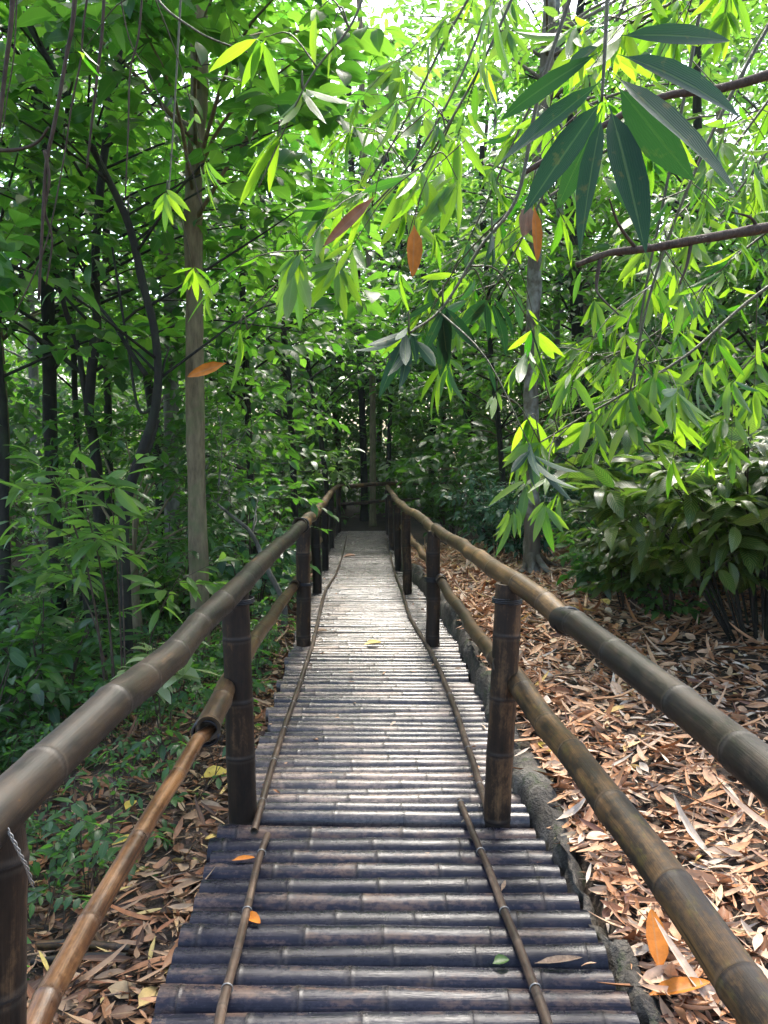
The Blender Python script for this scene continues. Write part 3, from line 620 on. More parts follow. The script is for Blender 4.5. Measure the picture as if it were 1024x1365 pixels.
T_px('dark slender tree behind the ribbed leaf bush', [(915, 760), (918, 660), (922, 560), (930, 440)], 10, .06, .045, 'bark_dark', dict(lo=1.9, hi=4.6, rad=2.0, n=40, leaf='deep', L=.17, W=.06), 22, 6)
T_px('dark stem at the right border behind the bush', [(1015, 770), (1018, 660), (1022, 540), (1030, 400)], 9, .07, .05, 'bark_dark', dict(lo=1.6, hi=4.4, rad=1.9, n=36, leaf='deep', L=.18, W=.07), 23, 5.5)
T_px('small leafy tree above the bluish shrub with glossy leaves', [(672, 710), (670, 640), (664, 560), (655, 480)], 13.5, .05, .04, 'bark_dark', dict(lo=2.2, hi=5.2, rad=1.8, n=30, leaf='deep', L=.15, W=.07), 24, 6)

# further trees filling the wood behind
FT = [('round crowned bright tree far behind the straight brown trunk', -6.5, 16, 9, 'bright'), ('tall pale green tree glowing far left behind the hanging roots', -8.8, 18, 12, 'far'), ('leafy tree far behind the dark forked trunk', -7.2, 13, 8, 'broad'),
      ('bright leafy tree far behind the left handrail', -3.6, 17, 7.5, 'bright'), ('wide dark tree low behind the pale leaning sapling', -3.4, 13, 6, 'deep'), ('tall tree far behind left of the walkway end', -2.6, 26, 13, 'far'),
      ('tall far tree over the right end of the far railing', 3.4, 27, 13, 'far'), ('bright tree behind the slender greyish stem', 4.2, 18, 9.5, 'bright'), ('tall pale tree behind the thin brown trunk on the right', 7.2, 20, 12, 'far'),
      ('dense dark tree behind the ribbed bush at the right', 6.2, 13.5, 6, 'deep'), ('bright feathery tree high behind the right border', 8.6, 16, 10, 'bright'), ('dark bushy tree behind the bluish shrub', 3.0, 17.5, 6, 'deep'),
      ('broad leafy tree filling the right side behind the bamboo', 5.2, 11.5, 8, 'broad'), ('tall dark green tree right of the mottled grey trunk', 3.0, 12.6, 9, 'broad'), ('leafy tree beyond the bamboo at the right border', 7.4, 14.5, 11, 'broad'), ('tall leafy tree high over the end of the walkway', .9, 31, 15, 'far'), ('leafy tree farthest left behind the border stem', -5.6, 10.5, 7.5, 'broad'), ('tall leafy tree closing the left edge high up', -4.2, 9.2, 8, 'broad')]
for k, (lb, x, y, H, lf) in enumerate(FT):
    rg = np.random.default_rng(700+k); b0 = on_ground(x, y); P = np.array([b0-[0, 0, .1], b0+[rg.normal(0, .1), 0, H*.35], b0+[rg.normal(0, .25), 0, H*.7], b0+[rg.normal(0, .3), 0, H]])
    big = y > 15
    tree('forest_tree', lb, 'tree', tuple(b0), P, .09+.004*H, .04, ['bark_grey', 'bark_dark', 'bark_brown'][k % 3], dict(lo=1.0 if H < 9 else 2.6, hi=H, rad=2.2 if not big else 3.0, n=46 if x > 0 else 30, tw=9, nl=8, L=.17 if not big else .24, W=.08 if not big else .11, leaf=lf, clump=.7, tp='oval_lo' if big else 'oval', ck=1.15), 720+k)

# far wood: one mass of leaf clumps
rg = np.random.default_rng(909); B = MB(); nC = 3200
y = rg.uniform(24, 44, nC); x = rg.uniform(-.62, .62, nC)*y; z = np.where(rg.random(nC) < .55, rg.uniform(-.3, 7, nC), rg.uniform(6, 17, nC))
Pc = np.stack([x, y, z], 1); u, v = pix(Pc)
k = keep(Pc, .8) & ~((rg.random(nC) < .25) & (v < 330)) & ~((rg.random(nC) < .5) & (v < 420) & (u < 470))
Pc = Pc[k]; T = 5; P0 = np.repeat(Pc, T, 0)+rg.standard_normal((len(Pc)*T, 3))*.6
twigs(B, rg, P0, rvec(rg, len(P0))*np.array([1, 1, .5]), .8, 7, .32, .15, 'oval_lo', 0, 1, .25, .3, tr=.008)
nC = 2300; y = 20.5+9*rg.random(nC); x = rg.uniform(-.62, .62, nC)*y; z = -.3+5.2*rg.random(nC)**1.2; Pc = np.stack([x, y, z], 1)
Pc = Pc[~((np.abs(x) < 1.6) & (y < 24))]; P0 = np.repeat(Pc, 5, 0)+rg.standard_normal((len(Pc)*5, 3))*.5
twigs(B, rg, P0, rvec(rg, len(P0))*np.array([1, 1, .5]), .6, 7, .22, .1, 'oval_lo', 2, 1, .25, .3, tr=.006)
for q in range(46):
    yy = rg.uniform(26, 44); xx = rg.uniform(-.5, .5)*yy; b0 = on_ground(xx, yy)
    tube(B, smooth([b0, b0+[rg.normal(0, .3), 0, 5], b0+[rg.normal(0, .6), 0, 13]], 4), np.linspace(.14, .05, 9), 6, 1)
tag(B.obj('far_forest', ['far', 'twig', 'deep']), 'far mass of forest closing the view behind all trees', 'forest', kind='stuff')

# ------------------------------------------------------------------ shrubs and young plants
def shrub(label, base, stems, hgt, spread, leafmat, L, W, tp='oval', tw=5, nl=7, seed=0, name='shrub', cat='shrub', tl=.3, lo=.25, stem_r=.01, droop=.3, sag=.25, lean=(0, 0), bark='twig', upj=.38):
    rg = np.random.default_rng(seed); root = thing(name, label, cat, tuple(base)); Bs = MB(); Bl = MB(); base = np.asarray(base, float)
    P0 = []; D0 = []
    for s in range(stems):
        a = rg.uniform(0, 2*math.pi); q = spread*math.sqrt(rg.random()); h = hgt*rg.uniform(.6, 1.05)*(1-.25*q/max(spread, .01))
        e = base+np.array([q*math.cos(a)+lean[0], q*math.sin(a)+lean[1], h]); b_ = base+np.array([math.cos(a), math.sin(a), 0])*min(.12, spread*.15)-np.array([0, 0, .03])
        m_ = b_*.5+e*.5+np.array([0, 0, .1*h])-np.array([math.cos(a), math.sin(a), 0])*q*.12
        S = smooth([b_, m_, e], 5); tube(Bs, S, np.linspace(stem_r, stem_r*.35, len(S)), 6)
        for t_ in np.sort(rg.uniform(lo, 1, tw)):
            i = int(t_*(len(S)-1)); P0.append(S[i]); D0.append(np.array([math.cos(a), math.sin(a), 0])*.5+rvec(rg, 1)[0]*np.array([1, 1, .5])+UP*.3)
    twigs(Bl, rg, np.array(P0), np.array(D0), tl, nl, L, W, tp, 0, 1, droop, sag, upj=upj)
    Bs.obj('stem', bark, root, False, base); Bl.obj('foliage', [leafmat, 'twig'], root, False, base); return root
bush0 = on_ground(2.4, 5.5)
shrub('large bush of glossy ribbed leaves leaning over the leaf litter at right', bush0, 28, 1.75, 1.1, 'croton', .25, .075, 'lance', 6, 8, 31, 'ribbed_bush', 'bush', .3, .4, .01, .35, .2, (-.28, .1), 'bark_dark')
shrub('second ribbed leaf bush close against the right border', on_ground(3.05, 5.9), 16, 1.8, .6, 'croton', .25, .09, 'lance', 6, 8, 32, 'ribbed_bush', 'bush', .3, .3, .009, .35, .2, (-.1, 0), 'bark_dark')
shrub('bluish green shrub beyond the right railing in the shade', on_ground(1.65, 12.2), 22, 1.6, .75, 'blue_shrub', .13, .055, 'oval', 7, 8, 33, tl=.28)
shrub('bluish green shrub behind the mottled grey trunk', on_ground(2.75, 11.2), 20, 1.55, .8, 'blue_shrub', .13, .055, 'oval', 7, 8, 34, tl=.28)
shrub('low dark shrub between the two ribbed bushes and the grey trunk', on_ground(3.0, 8.6), 20, 1.2, .8, 'deep', .13, .055, 'oval', 7, 8, 35, tl=.26)
shrub('dark tall shrub behind the ribbed bush', on_ground(3.9, 8.2), 20, 1.9, .9, 'deep', .17, .065, 'oval', 7, 8, 36, tl=.3)
shrub('small fresh green seedlings at the foot of the ribbed bush', on_ground(2.1, 6.2), 10, .4, .35, 'broad', .1, .045, 'oval', 3, 6, 37, 'seedling', 'seedling', .14)
shrub('low green plant on the litter right of the grey trunk', on_ground(2.25, 8.4), 10, .42, .35, 'broad', .1, .045, 'oval', 4, 6, 38, 'seedling', 'seedling', .15)
shrub('distant dark shrub by the end of the right railing', on_ground(1.4, 17.5), 18, 1.5, .8, 'deep', .16, .07, 'oval', 6, 7, 39, tl=.3)
shrub('dark shrub under the far railing corner', on_ground(-2.3, 19.5), 18, 1.3, .9, 'deep', .16, .07, 'oval', 6, 7, 40, tl=.3)
shrub('pale green broad leaved plant behind the left handrail', on_ground(-1.35, 8.6), 8, 1.65, .45, 'blue_shrub', .2, .1, 'oval', 5, 5, 41, 'young_plant', 'plant', .3)
shrub('spreading plant with long horizontal leaves in front of the brown trunk', on_ground(-1.6, 5.2), 8, 1.95, .65, 'bright', .22, .05, 'lance', 5, 6, 42, 'young_plant', 'plant', .3, .8, .007, .2, .1)
shrub('dark feathery plant low left of the brown trunk', on_ground(-2.2, 5.6), 12, 1.0, .7, 'deep', .17, .055, 'lance', 5, 7, 43, 'young_plant', 'plant', .3, .4)
vp = hit(222, 1010); shrub('thin sapling with white edged leaves beside the left handrail', vp, 3, .95, .14, 'variegated', .15, .06, 'oval', 5, 4, 44, 'sapling', 'sapling', .12, .55, .006, .3)
shrub('tall dark shrub filling the shade right of the thin brown trunk', on_ground(4.3, 10.6), 24, 2.3, 1.1, 'deep', .17, .07, 'oval', 7, 8, 51, tl=.3)
shrub('dense dark shrub behind the small stems right of the grey trunk', on_ground(3.4, 13.2), 24, 2.2, 1.1, 'blue_shrub', .17, .07, 'oval', 7, 8, 52, tl=.3)
shrub('dark shrub left of the thin brown trunk in deep shade', on_ground(2.3, 14.6), 24, 2.1, 1.0, 'deep', .16, .07, 'oval', 7, 8, 53, tl=.3)
shrub('high dark shrub beside the dark stem at the right border', on_ground(4.4, 7.6), 22, 2.2, .9, 'deep', .18, .07, 'oval', 7, 8, 54, tl=.3)
shrub('low leafy shrub between the grey trunk and the ribbed bush', on_ground(2.55, 7.6), 18, 1.0, .6, 'croton', .16, .06, 'oval', 6, 7, 55, tl=.26)
for k, (lb, x, y, h, sp, mt) in enumerate([('ribbed green shrub spilling left from the large bush toward the litter', 1.95, 6.6, 1.25, .55, 'croton'), ('glossy green shrub filling the bank below the slanting bamboo', 2.6, 8.0, 1.5, .8, 'broad'), ('dark glossy shrub filling the gap right behind the ribbed bush', 2.75, 6.9, 1.25, .7, 'deep'), ('green shrub behind the second ribbed bush', 3.5, 6.9, 1.5, .8, 'deep'), ('mid green shrub just right of the grey trunk', 2.35, 9.3, 1.0, .6, 'broad'), ('low dark shrub behind the litter in the middle right', 2.9, 7.9, .9, .7, 'deep'), ('bluish shrub left of the grey trunk near its roots', 1.75, 10.6, 1.1, .5, 'blue_shrub'), ('small green shrub under the drooping bamboo right of the grey trunk', 2.05, 7.5, .6, .45, 'broad'), ('low leafy plant at the right border below the bush', 3.0, 5.0, .7, .5, 'deep')]):
    shrub(lb, on_ground(x, y), 20, h, sp, mt, .14, .058, 'oval', 6, 8, 160+k, tl=.26, stem_r=.006)
LS = [('leafy shrub at the far left border in the shade', -3.5, 7.6, 1.3), ('dense shrub below the dark forked trunk', -2.7, 8.4, 1.4), ('dense shrub behind the stubby brown trunk', -2.5, 9.6, 1.5), ('shrub between brown and greyish trunks', -2.2, 9.0, 1.1), ('dark shrub behind the pale leaning sapling', -1.8, 10.5, 1.8),
      ('dark shrub left of the far rail posts', -1.8, 13.5, 1.9), ('low shrub in front of the dark upright trunk', -3.0, 6.6, .9), ('shrub low at the left border beyond the handrail', -2.4, 4.9, .8), ('tall shrub deep behind the border stem', -4.6, 9.2, 2.0), ('tall shrub deep behind the dark upright trunk', -4.2, 11.2, 2.2), ('tall dark shrub deep behind the greyish trunk', -3.2, 12.2, 2.2)]
for k, (lb, x, y, h) in enumerate(LS):
    shrub(lb, on_ground(x, y), 16, h, .4+.3*h, 'deep' if k % 3 else 'broad', .14, .06, 'oval', 6, 7, 60+k, tl=.3)

# undergrowth: low herbs covering the left bank
rg = np.random.default_rng(404); B = MB(); n = 5200
y = 2.2+14*rg.random(n)**1.3; t_ = .12+5.2*rg.random(n)**1.5; x = wx(y)-wh(y)-.1-t_
d_ = .5+.5*np.sin(2.1*x+1.0)*np.sin(1.7*y+.4)
k = rg.random(n) < np.clip(.35+.9*d_+.2*(t_-1.)-.8*np.clip((3.6-y)/1.0, 0, 1)*(1.25-np.clip(t_-.5, 0, 1)), 0, 1); k &= ~((y < 3.6) & (t_ < .35)) ; x, y = x[k], y[k]
P0 = np.stack([x, y, ground(x, y)], 1); h = rg.uniform(.06, .32, len(P0)); E = P0+np.stack([rg.normal(0, .05, len(P0)), rg.normal(0, .05, len(P0)), h], 1)
sticks(B, P0, E, .003, .002, 1)
sz = np.repeat(rg.uniform(.45, 1.0, len(E)), 6); twigs(B, rg, E, rvec(rg, len(E))*np.array([1, 1, .3])+UP*.2, .14, 6, .1*sz, .045*sz, 'oval_lo', 0, 1, .3, .4, tr=.0015)
k2 = rg.random(len(E)) < .5; twigs(B, rg, E[k2]-np.array([0, 0, .05]), rvec(rg, k2.sum())*np.array([1, 1, .3])+UP*.1, .15, 8, .055, .022, 'oval_lo', 0, 1, .3, .4, tr=.0015)
tag(B.obj('undergrowth', ['broad', 'twig']), 'low green herbs covering the shady bank left of the walkway', 'undergrowth', kind='stuff')

# ------------------------------------------------------------------ leaf litter
def litter(n, xy, seed, Lr, mats, lift=.03):
    rg = np.random.default_rng(seed); x, y = xy(rg, n); n = len(x); P = np.stack([x, y, ground(x, y)+rg.uniform(.004, lift, n)], 1)
    a = rg.uniform(0, 2*math.pi, n); D = np.stack([np.cos(a), np.sin(a), rg.normal(.03, .11, n)], 1); U = norm(UP+rg.standard_normal((n, 3))*.24)
    L = Lr[0]+(Lr[1]-Lr[0])*rg.random(n)**1.7; kind = rg.random(n); P = P-norm(D)*L[:, None]*.5
    for (lo_, hi_, tp, w0, w1, ls, tw) in ((0, .5, 'dead', .14, .3, 1., .7), (.5, .72, 'oval', .3, .6, .75, .9), (.72, .9, 'dead', .06, .12, 2.0, .5), (.9, 1, 'dead', .2, .4, .6, 1.6)):
        k = (kind >= lo_) & (kind < hi_); Lk = L[k]*ls
        leaves(B, P[k], D[k], U[k], Lk, Lk*rg.uniform(w0, w1, k.sum()), rg.normal(-.05, .25, k.sum()), tp, 0, rg, tw)
B = MB()
def xy_r(rg, n):
    y = 1.3+(15*rg.random(n)**1.35); s = .8+6.2*rg.random(n)**1.25; s = s-.04*rg.random(n); k = s < 1.1+.65*y; y, s = y[k], s[k]; return wx(y)+s, y
litter(38000, xy_r, 21, (.05, .17), 0, .035); litter(16000, xy_r, 27, (.04, .12), 0, .015); litter(6000, xy_r, 26, (.11, .19), 0, .04)
def xy_edge(rg, n):
    y = rg.uniform(1.4, 12, n); return wx(y)+wh(y)+rg.uniform(.06, .36, n), y
litter(900, xy_edge, 22, (.05, .18), 0, .035)
rg = np.random.default_rng(23); n = 420; x, y = xy_r(rg, n); n = len(x); a = rg.normal(.4, .9, n); L = rg.uniform(.15, .6, n)
p = np.stack([x, y, ground(x, y)+.03], 1); d = np.stack([np.cos(a), np.sin(a), rg.normal(.02, .06, n)], 1)*L[:, None]*.5
sticks(B, p-d, p+d, rg.uniform(.003, .008, n), .003, 1)
tag(B.obj('leaf_litter', ['dead', 'stick']), 'thick carpet of dry orange and tan leaves right of the walkway', 'leaf litter', kind='stuff')
B = MB()
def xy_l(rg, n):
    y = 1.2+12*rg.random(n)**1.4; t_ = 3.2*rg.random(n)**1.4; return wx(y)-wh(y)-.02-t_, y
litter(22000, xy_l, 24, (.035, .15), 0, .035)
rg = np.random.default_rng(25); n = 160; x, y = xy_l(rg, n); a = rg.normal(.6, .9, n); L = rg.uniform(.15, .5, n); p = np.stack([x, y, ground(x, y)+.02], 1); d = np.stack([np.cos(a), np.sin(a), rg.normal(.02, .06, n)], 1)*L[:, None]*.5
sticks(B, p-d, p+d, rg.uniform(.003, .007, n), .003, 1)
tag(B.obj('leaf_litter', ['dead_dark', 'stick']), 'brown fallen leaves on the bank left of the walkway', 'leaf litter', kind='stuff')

rg = np.random.default_rng(88); B = MB(); n = 70; y = 2.4+9*rg.random(n)**.9; sx = rg.choice([-1, 1], n)*(.58*rg.random(n)**.6); P = np.stack([wx(y)+sx*wh(y)/.6, y, wz(y)+.004], 1); a = rg.uniform(0, 6.28, n)
leaves(B, P, np.stack([np.cos(a), np.sin(a), rg.normal(0, .1, n)], 1), norm(UP+rg.standard_normal((n, 3))*.3), rg.uniform(.015, .07, n), rg.uniform(.006, .018, n), rg.normal(0, .2, n), 'dead', 0, rg, .7)
tag(B.obj('leaf_litter', 'dead'), 'small dry leaf scraps scattered over the walkway deck', 'leaf litter', kind='stuff')

# single fallen leaves one can point at
def one_leaf(label, u, v, ang, L, W, mat, lift=.012, deck=False, tp='dead', droop=-.1, tilt=.15, name='fallen_leaf', rise=0):
    if deck:
        Yc = 1.6
        while Yc < 22:
            p = at(u, v, Yc)
            if p[2] <= wz(p[1])+.008: break
            Yc += .01
        p[2] = wz(p[1])+.006
    else: p = hit(u, v); p[2] += lift
    B = MB(); D = norm(np.array([[math.cos(R(ang)), math.sin(R(ang)), rise]])); U = norm(np.array([[tilt*math.sin(ang), -tilt, 1.]]))
    leaves(B, p[None]-D*L*.5, D, U, np.array([L]), np.array([W]), np.array([droop]), tp); o = B.obj(name, mat, None, False, p)
    tag(o, label, 'leaf')
one_leaf('big orange leaf lying below the lower right rail', 872, 1290, 84, .2, .068, 'orange_leaf', .085, rise=.55)
one_leaf('yellow leaf curled beside the near right post', 726, 1006, 110, .13, .05, 'yellow_leaf', .03)
one_leaf('small yellow leaf on the mortar edge', 713, 1078, 70, .1, .03, 'yellow_leaf', .03)
one_leaf('rounded yellowish leaf under the left handrail', 287, 1045, 20, .14, .1, 'yellow_leaf', .04)
one_leaf('long yellow leaf on the left bank', 170, 1136, 35, .15, .05, 'yellow_leaf', .05)
one_leaf('small yellow leaf left of the long yellow leaf', 175, 1088, 75, .09, .055, 'yellow_leaf', .05)
one_leaf('curled tan leaf caught on the left batten', 337, 1225, -50, .11, .04, 'orange_leaf', deck=True, tilt=.6)
one_leaf('small pale green leaf lying on the deck near the right batten', 668, 1282, 15, .055, .04, 'bright', deck=True)
one_leaf('flat tan leaf on the deck right of the batten', 745, 1284, 3, .15, .03, 'stick', deck=True)
one_leaf('thin pale leaf standing against the right batten', 671, 1182, 70, .07, .015, 'stick', deck=True)
one_leaf('pale yellow leaf on the sunlit middle of the deck', 497, 859, 10, .14, .08, 'yellow_leaf', deck=True)
one_leaf('pale leaf left of the yellow leaf on the deck', 428, 842, -10, .12, .06, 'stick', deck=True)
one_leaf('brown leaf on the far deck near the left batten', 466, 742, 10, .22, .12, 'dead_dark', deck=True)
one_leaf('reddish leaf by the left end of the near deck', 325, 1146, 5, .09, .03, 'orange_leaf', deck=True)
one_leaf('orange leaf fallen at the foot of the mortar edging', 605, 868, 60, .16, .07, 'orange_leaf', .04)
one_leaf('bright yellow leaf among litter near the ribbed bush', 806, 812, 100, .16, .07, 'yellow_leaf', .05)
one_leaf('wide orange leaf at the bottom right corner', 905, 1348, 10, .2, .06, 'orange_leaf', .06)
def rod(label, u0, v0, u1, v1, r_, mat, name='fallen_stick', cat='stick'):
    a = hit(u0, v0); b_ = hit(u1, v1); a[2] += r_+.015; b_[2] += r_+.015; B = MB(); culm(B, [a, (a+b_)/2+[0, 0, .01], b_], r_, r_*.8, .2, np.random.default_rng(int(u0)), 10, .003, bulge=.1)
    tag(B.obj(name, mat, None, True, a), label, cat)
rod('upper greenish cut bamboo stick on the left bank', 52, 1272, 175, 1278, .017, 'rail_moss')
rod('lower greenish cut bamboo stick on the left bank', 45, 1296, 170, 1288, .016, 'rail_moss')
rod('thin dry stick slanting across the left bank', 45, 1213, 152, 1186, .006, 'rail_tan')
rod('pale straight stick lying behind the near right post', 640, 826, 725, 836, .016, 'rail_tan')
rod('long dry stick slanting under the ribbed bush', 868, 815, 905, 790, .018, 'rail_tan')

# ------------------------------------------------------------------ bamboo overhanging the walkway
def fan(Bl, rg, p, d, n, L, spread=.9, mat=0, tp='lance', ratio=.185):
    d = norm(np.asarray(d, float)); s1 = norm(np.cross(d, UP+rg.standard_normal(3)*.3)); s2 = np.cross(d, s1)
    k = np.linspace(-1, 1, n)+rg.normal(0, .12, n) if n > 1 else np.zeros(1)
    D = d[None]*(1-.35*np.abs(k[:, None]))+s1[None]*k[:, None]*spread+s2[None]*rg.normal(0, .22, (n, 1))+DOWN*.22
    U = norm(s2[None]*rg.choice([-1, 1])+rg.standard_normal((n, 3))*.25); sc = rg.uniform(.55, 1.15, n)*(1-.18*np.abs(k))
    leaves(Bl, np.repeat(p[None], n, 0)+rg.normal(0, .006, (n, 3)), D, U, L*sc, L*ratio*sc, rg.uniform(-.05, .3, n), tp, mat, rg, .22)
def bamboo(label, px, r0, r1, seed, fans=(), nside=10, L=.215, leaf='bamboo_leaf', culmm='green_culm', sl=(.2, .5), top=True, name='bamboo_branch', cat='bamboo', lead=None, start=.15):
    """px: (u,v,Y) along the branch from its thick end; side shoots with drooping leaf fans"""
    rg = np.random.default_rng(seed); P = smooth([at(*p) for p in px], 10); base = P[0]; root = thing(name, label, cat, tuple(base)); Bs = MB(); Bl = MB()
    tube(Bs, P, np.linspace(r0, r1, len(P)), 7); main = norm(P[-1]-P[0])
    for q in range(nside):
        i = int((start+(1-start)*(q+rg.uniform(.2, .8))/nside)*(len(P)-1)); a = P[i]; T = norm(P[min(i+1, len(P)-1)]-P[max(i-1, 0)])
        d = norm(T*.6+rvec(rg, 1)[0]*np.array([1, .8, .5])+DOWN*.15); ln = rg.uniform(*sl); e = a+d*ln+DOWN*ln*.35; m_ = a+d*ln*.55+DOWN*ln*.06
        S = smooth([a, m_, e], 4); Bw = MB(); tube(Bw, S, np.linspace(.0028, .0012, len(S)), 5); Bw.obj('twig', culmm, root, False, base)
        fan(Bl, rg, S[-1], norm(S[-1]-S[-3])+DOWN*.35, rg.integers(4, 9), L*rg.uniform(.75, 1.35), rg.uniform(.6, 1.35))
        for j in (2, 4, 6):
            if j < len(S)-1 and rg.random() < .5: fan(Bl, rg, S[j], norm(S[j+1]-S[j])+DOWN*.4+rvec(rg, 1)[0]*.7, rg.integers(1, 5), L*rg.uniform(.6, 1.25))
    if top: fan(Bl, rg, P[-1], main+DOWN*.4, 7, L*1.1)
    for (u, v, Yf, du, dv, n, Lf, sp) in fans:
        p = at(u, v, Yf); d = at(u+du, v+dv, Yf+rg.normal(0, .1))-p; fan(Bl, rg, p, d, n, Lf, sp)
        i = np.argmin(np.linalg.norm(P-p, axis=1)); S = smooth([P[i], (P[i]+p)/2+UP*.05, p], 4); Bw = MB(); tube(Bw, S, np.linspace(.003, .0014, len(S)), 5); Bw.obj('twig', culmm, root, False, base)
    Bs.obj('culm', culmm, root, False, base)
    Bl.obj('foliage', leaf, root, False, base); return root
bamboo('bamboo shoot hanging over the upper left with two backlit leaves', [(560, -260, 2.6), (500, -60, 2.55), (470, 30, 2.5), (410, 110, 2.45), (345, 250, 2.4)], .005, .0022, 801,
       [(425, 12, 2.5, -30, 80, 2, .2, .5), (445, 30, 2.5, 0, 90, 2, .2, .3), (402, 118, 2.45, 10, 70, 5, .22, .7), (375, 180, 2.4, -60, 70, 6, .22, .35), (352, 50, 2.5, -40, 60, 4, .2, .8)], 0, .18, top=False)
bamboo('long thin bamboo shoot crossing the centre and ending left of the pale trunk', [(700, -180, 3.2), (640, 40, 3.1), (560, 200, 3.0), (470, 300, 2.95), (395, 355, 2.9), (330, 440, 2.85)], .005, .002, 802,
       [(392, 355, 2.9, 0, 80, 6, .24, .55), (320, 440, 2.85, 0, 60, 7, .22, 1.1), (500, 260, 2.9, -60, 60, 4, .24, .4), (470, 170, 3., -50, 40, 6, .26, .5)], 2, .2, top=False)
bamboo('thin drooping shoot with a bright fan before the brown trunk', [(250, -150, 3.3), (240, 20, 3.2), (232, 160, 3.1), (225, 262, 3.0)], .005, .0025, 803, [(222, 258, 3.0, 0, 50, 6, .16, .9), (258, 358, 3.1, -5, 40, 7, .17, .8)], 0, .18, top=False)
bamboo('dark leaved bamboo shoot hanging over the middle right', [(780, -60, 2.3), (720, 120, 2.25), (690, 260, 2.2), (640, 330, 2.15), (590, 410, 2.1), (545, 445, 2.05)], .006, .003, 804,
       [(590, 405, 2.1, 5, 60, 5, .2, .6), (650, 400, 2.15, 0, 60, 5, .2, .5), (655, 308, 2.15, 0, 60, 4, .15, .6), (545, 440, 2.05, -20, 50, 4, .16, .6), (700, 420, 2.2, 30, 30, 2, .18, .3)], 2, .16, 'dark_bamboo_leaf')
bamboo('bright bamboo shoot hanging over the walkway centre', [(760, -200, 2.9), (690, -20, 2.85), (640, 90, 2.8), (590, 180, 2.75), (560, 230, 2.75)], .006, .003, 805,
       [(645, 75, 2.8, -5, 60, 3, .2, .4), (580, 165, 2.75, 0, 70, 3, .2, .2), (530, 140, 2.8, 0, 60, 3, .2, .3), (610, 240, 2.75, -60, 60, 6, .22, .6)], 4, .2)
bamboo('arching bamboo culm sweeping down from the top right corner', [(1120, -120, 3.6), (1010, 60, 3.5), (930, 220, 3.4), (870, 380, 3.3), (840, 520, 3.2)], .01, .004, 806, [(840, 560, 3.2, -30, 60, 7, .2, 1.), (870, 500, 3.2, 30, 60, 7, .2, .9)], 9, .2)
bamboo('steep thin bamboo culm just left of the sweeping one', [(960, -150, 3.9), (925, 60, 3.8), (890, 240, 3.7), (858, 400, 3.6), (845, 520, 3.5)], .009, .004, 807, [(800, 580, 3.4, -20, 50, 6, .2, .9)], 9, .2)
bamboo('long low bamboo shoot slanting from the right border to the grey trunk', [(1100, 330, 3.6), (1000, 400, 3.5), (920, 470, 3.4), (840, 520, 3.3), (770, 560, 3.2), (720, 590, 3.1)], .008, .003, 808,
       [(705, 470, 3.1, 0, 60, 4, .2, .4), (706, 555, 3.1, 0, 60, 5, .22, .4), (708, 590, 3.1, 2, 50, 4, .16, .5), (660, 525, 3.1, -2, 40, 3, .14, .3), (760, 520, 3.2, -40, 30, 3, .16, .6), (790, 560, 3.2, -30, 60, 6, .2, 1.)], 8, .19)
bamboo('bamboo spray filling the upper right behind the dark fan', [(900, -250, 4.4), (840, -20, 4.3), (770, 150, 4.2), (710, 290, 4.1), (650, 400, 4.0)], .01, .004, 809, (), 22, .22)
bamboo('bamboo spray above the right border', [(1180, -60, 4.6), (1080, 60, 4.5), (990, 180, 4.4), (920, 270, 4.3), (860, 330, 4.2)], .01, .004, 810, (), 20, .22)
bamboo('bamboo spray hanging mid right under the dark branch', [(1160, 200, 4.8), (1060, 280, 4.7), (960, 360, 4.6), (880, 440, 4.5), (800, 480, 4.4)], .009, .004, 811, (), 20, .21)
bamboo('bamboo spray reaching over the walkway from the top', [(720, -300, 4.8), (650, -60, 4.7), (590, 60, 4.6), (530, 180, 4.5), (480, 260, 4.5)], .009, .004, 812, (), 16, .22)
bamboo('bamboo spray in the top right corner above the dark fan', [(1080, -220, 3.0), (980, -80, 2.95), (900, 0, 2.9), (820, 40, 2.9)], .008, .004, 813, (), 14, .2)
bamboo('pale leaved bamboo spray low at the right border', [(1160, 400, 4.6), (1080, 440, 4.5), (1000, 480, 4.4), (960, 560, 4.4)], .008, .004, 814, [(1000, 530, 4.4, 0, 40, 7, .2, 1.)], 8, .2)
bamboo('bamboo spray behind the centre far above the walkway', [(800, -160, 6.4), (740, 60, 6.3), (680, 200, 6.2), (620, 330, 6.1), (570, 420, 6.0)], .012, .004, 815, (), 22, .24)
bamboo('bamboo spray far right in front of the bright trees', [(1150, 40, 6.6), (1040, 180, 6.5), (950, 300, 6.4), (870, 400, 6.3), (790, 450, 6.2)], .012, .004, 816, (), 24, .24)
bamboo('thin shoot with few leaves hanging at the top left', [(180, -160, 2.7), (200, -20, 2.65), (260, 40, 2.6), (330, 70, 2.6)], .005, .0025, 817, [(110, 70, 2.7, 60, 40, 3, .15, 1.)], 1, .15, top=False)

# the big dark leaf fan close overhead
root = thing('bamboo_spray', 'large dark bamboo fan of wide leaves close overhead at upper right', 'bamboo', tuple(at(806, 30, 1.3)))
base = at(806, 30, 1.3)
B = MB(); tube(B, smooth([at(812, -160, 1.36), at(810, -20, 1.33), at(806, 70, 1.3), at(802, 135, 1.28)], 6), np.linspace(.004, .0022, 19), 7); B.obj('stem', 'green_culm', root, False, base)
big = [((817, 98), (975, 232), .05, -.12), ((820, 112), (920, 234), .056, .02), ((822, 72), (997, 130), .05, .05), ((822, 48), (980, 42), .032, .08), ((805, 105), (660, 222), .04, .1), ((804, 130), (708, 268), .044, .0), ((804, 67), (655, 152), .028, .14), ((803, 150), (770, 305), .036, -.06), ((812, 140), (858, 302), .05, -.1), ((803, 140), (742, 285), .036, .16), ((802, 60), (735, 96), .026, .1)]
rg = np.random.default_rng(66)
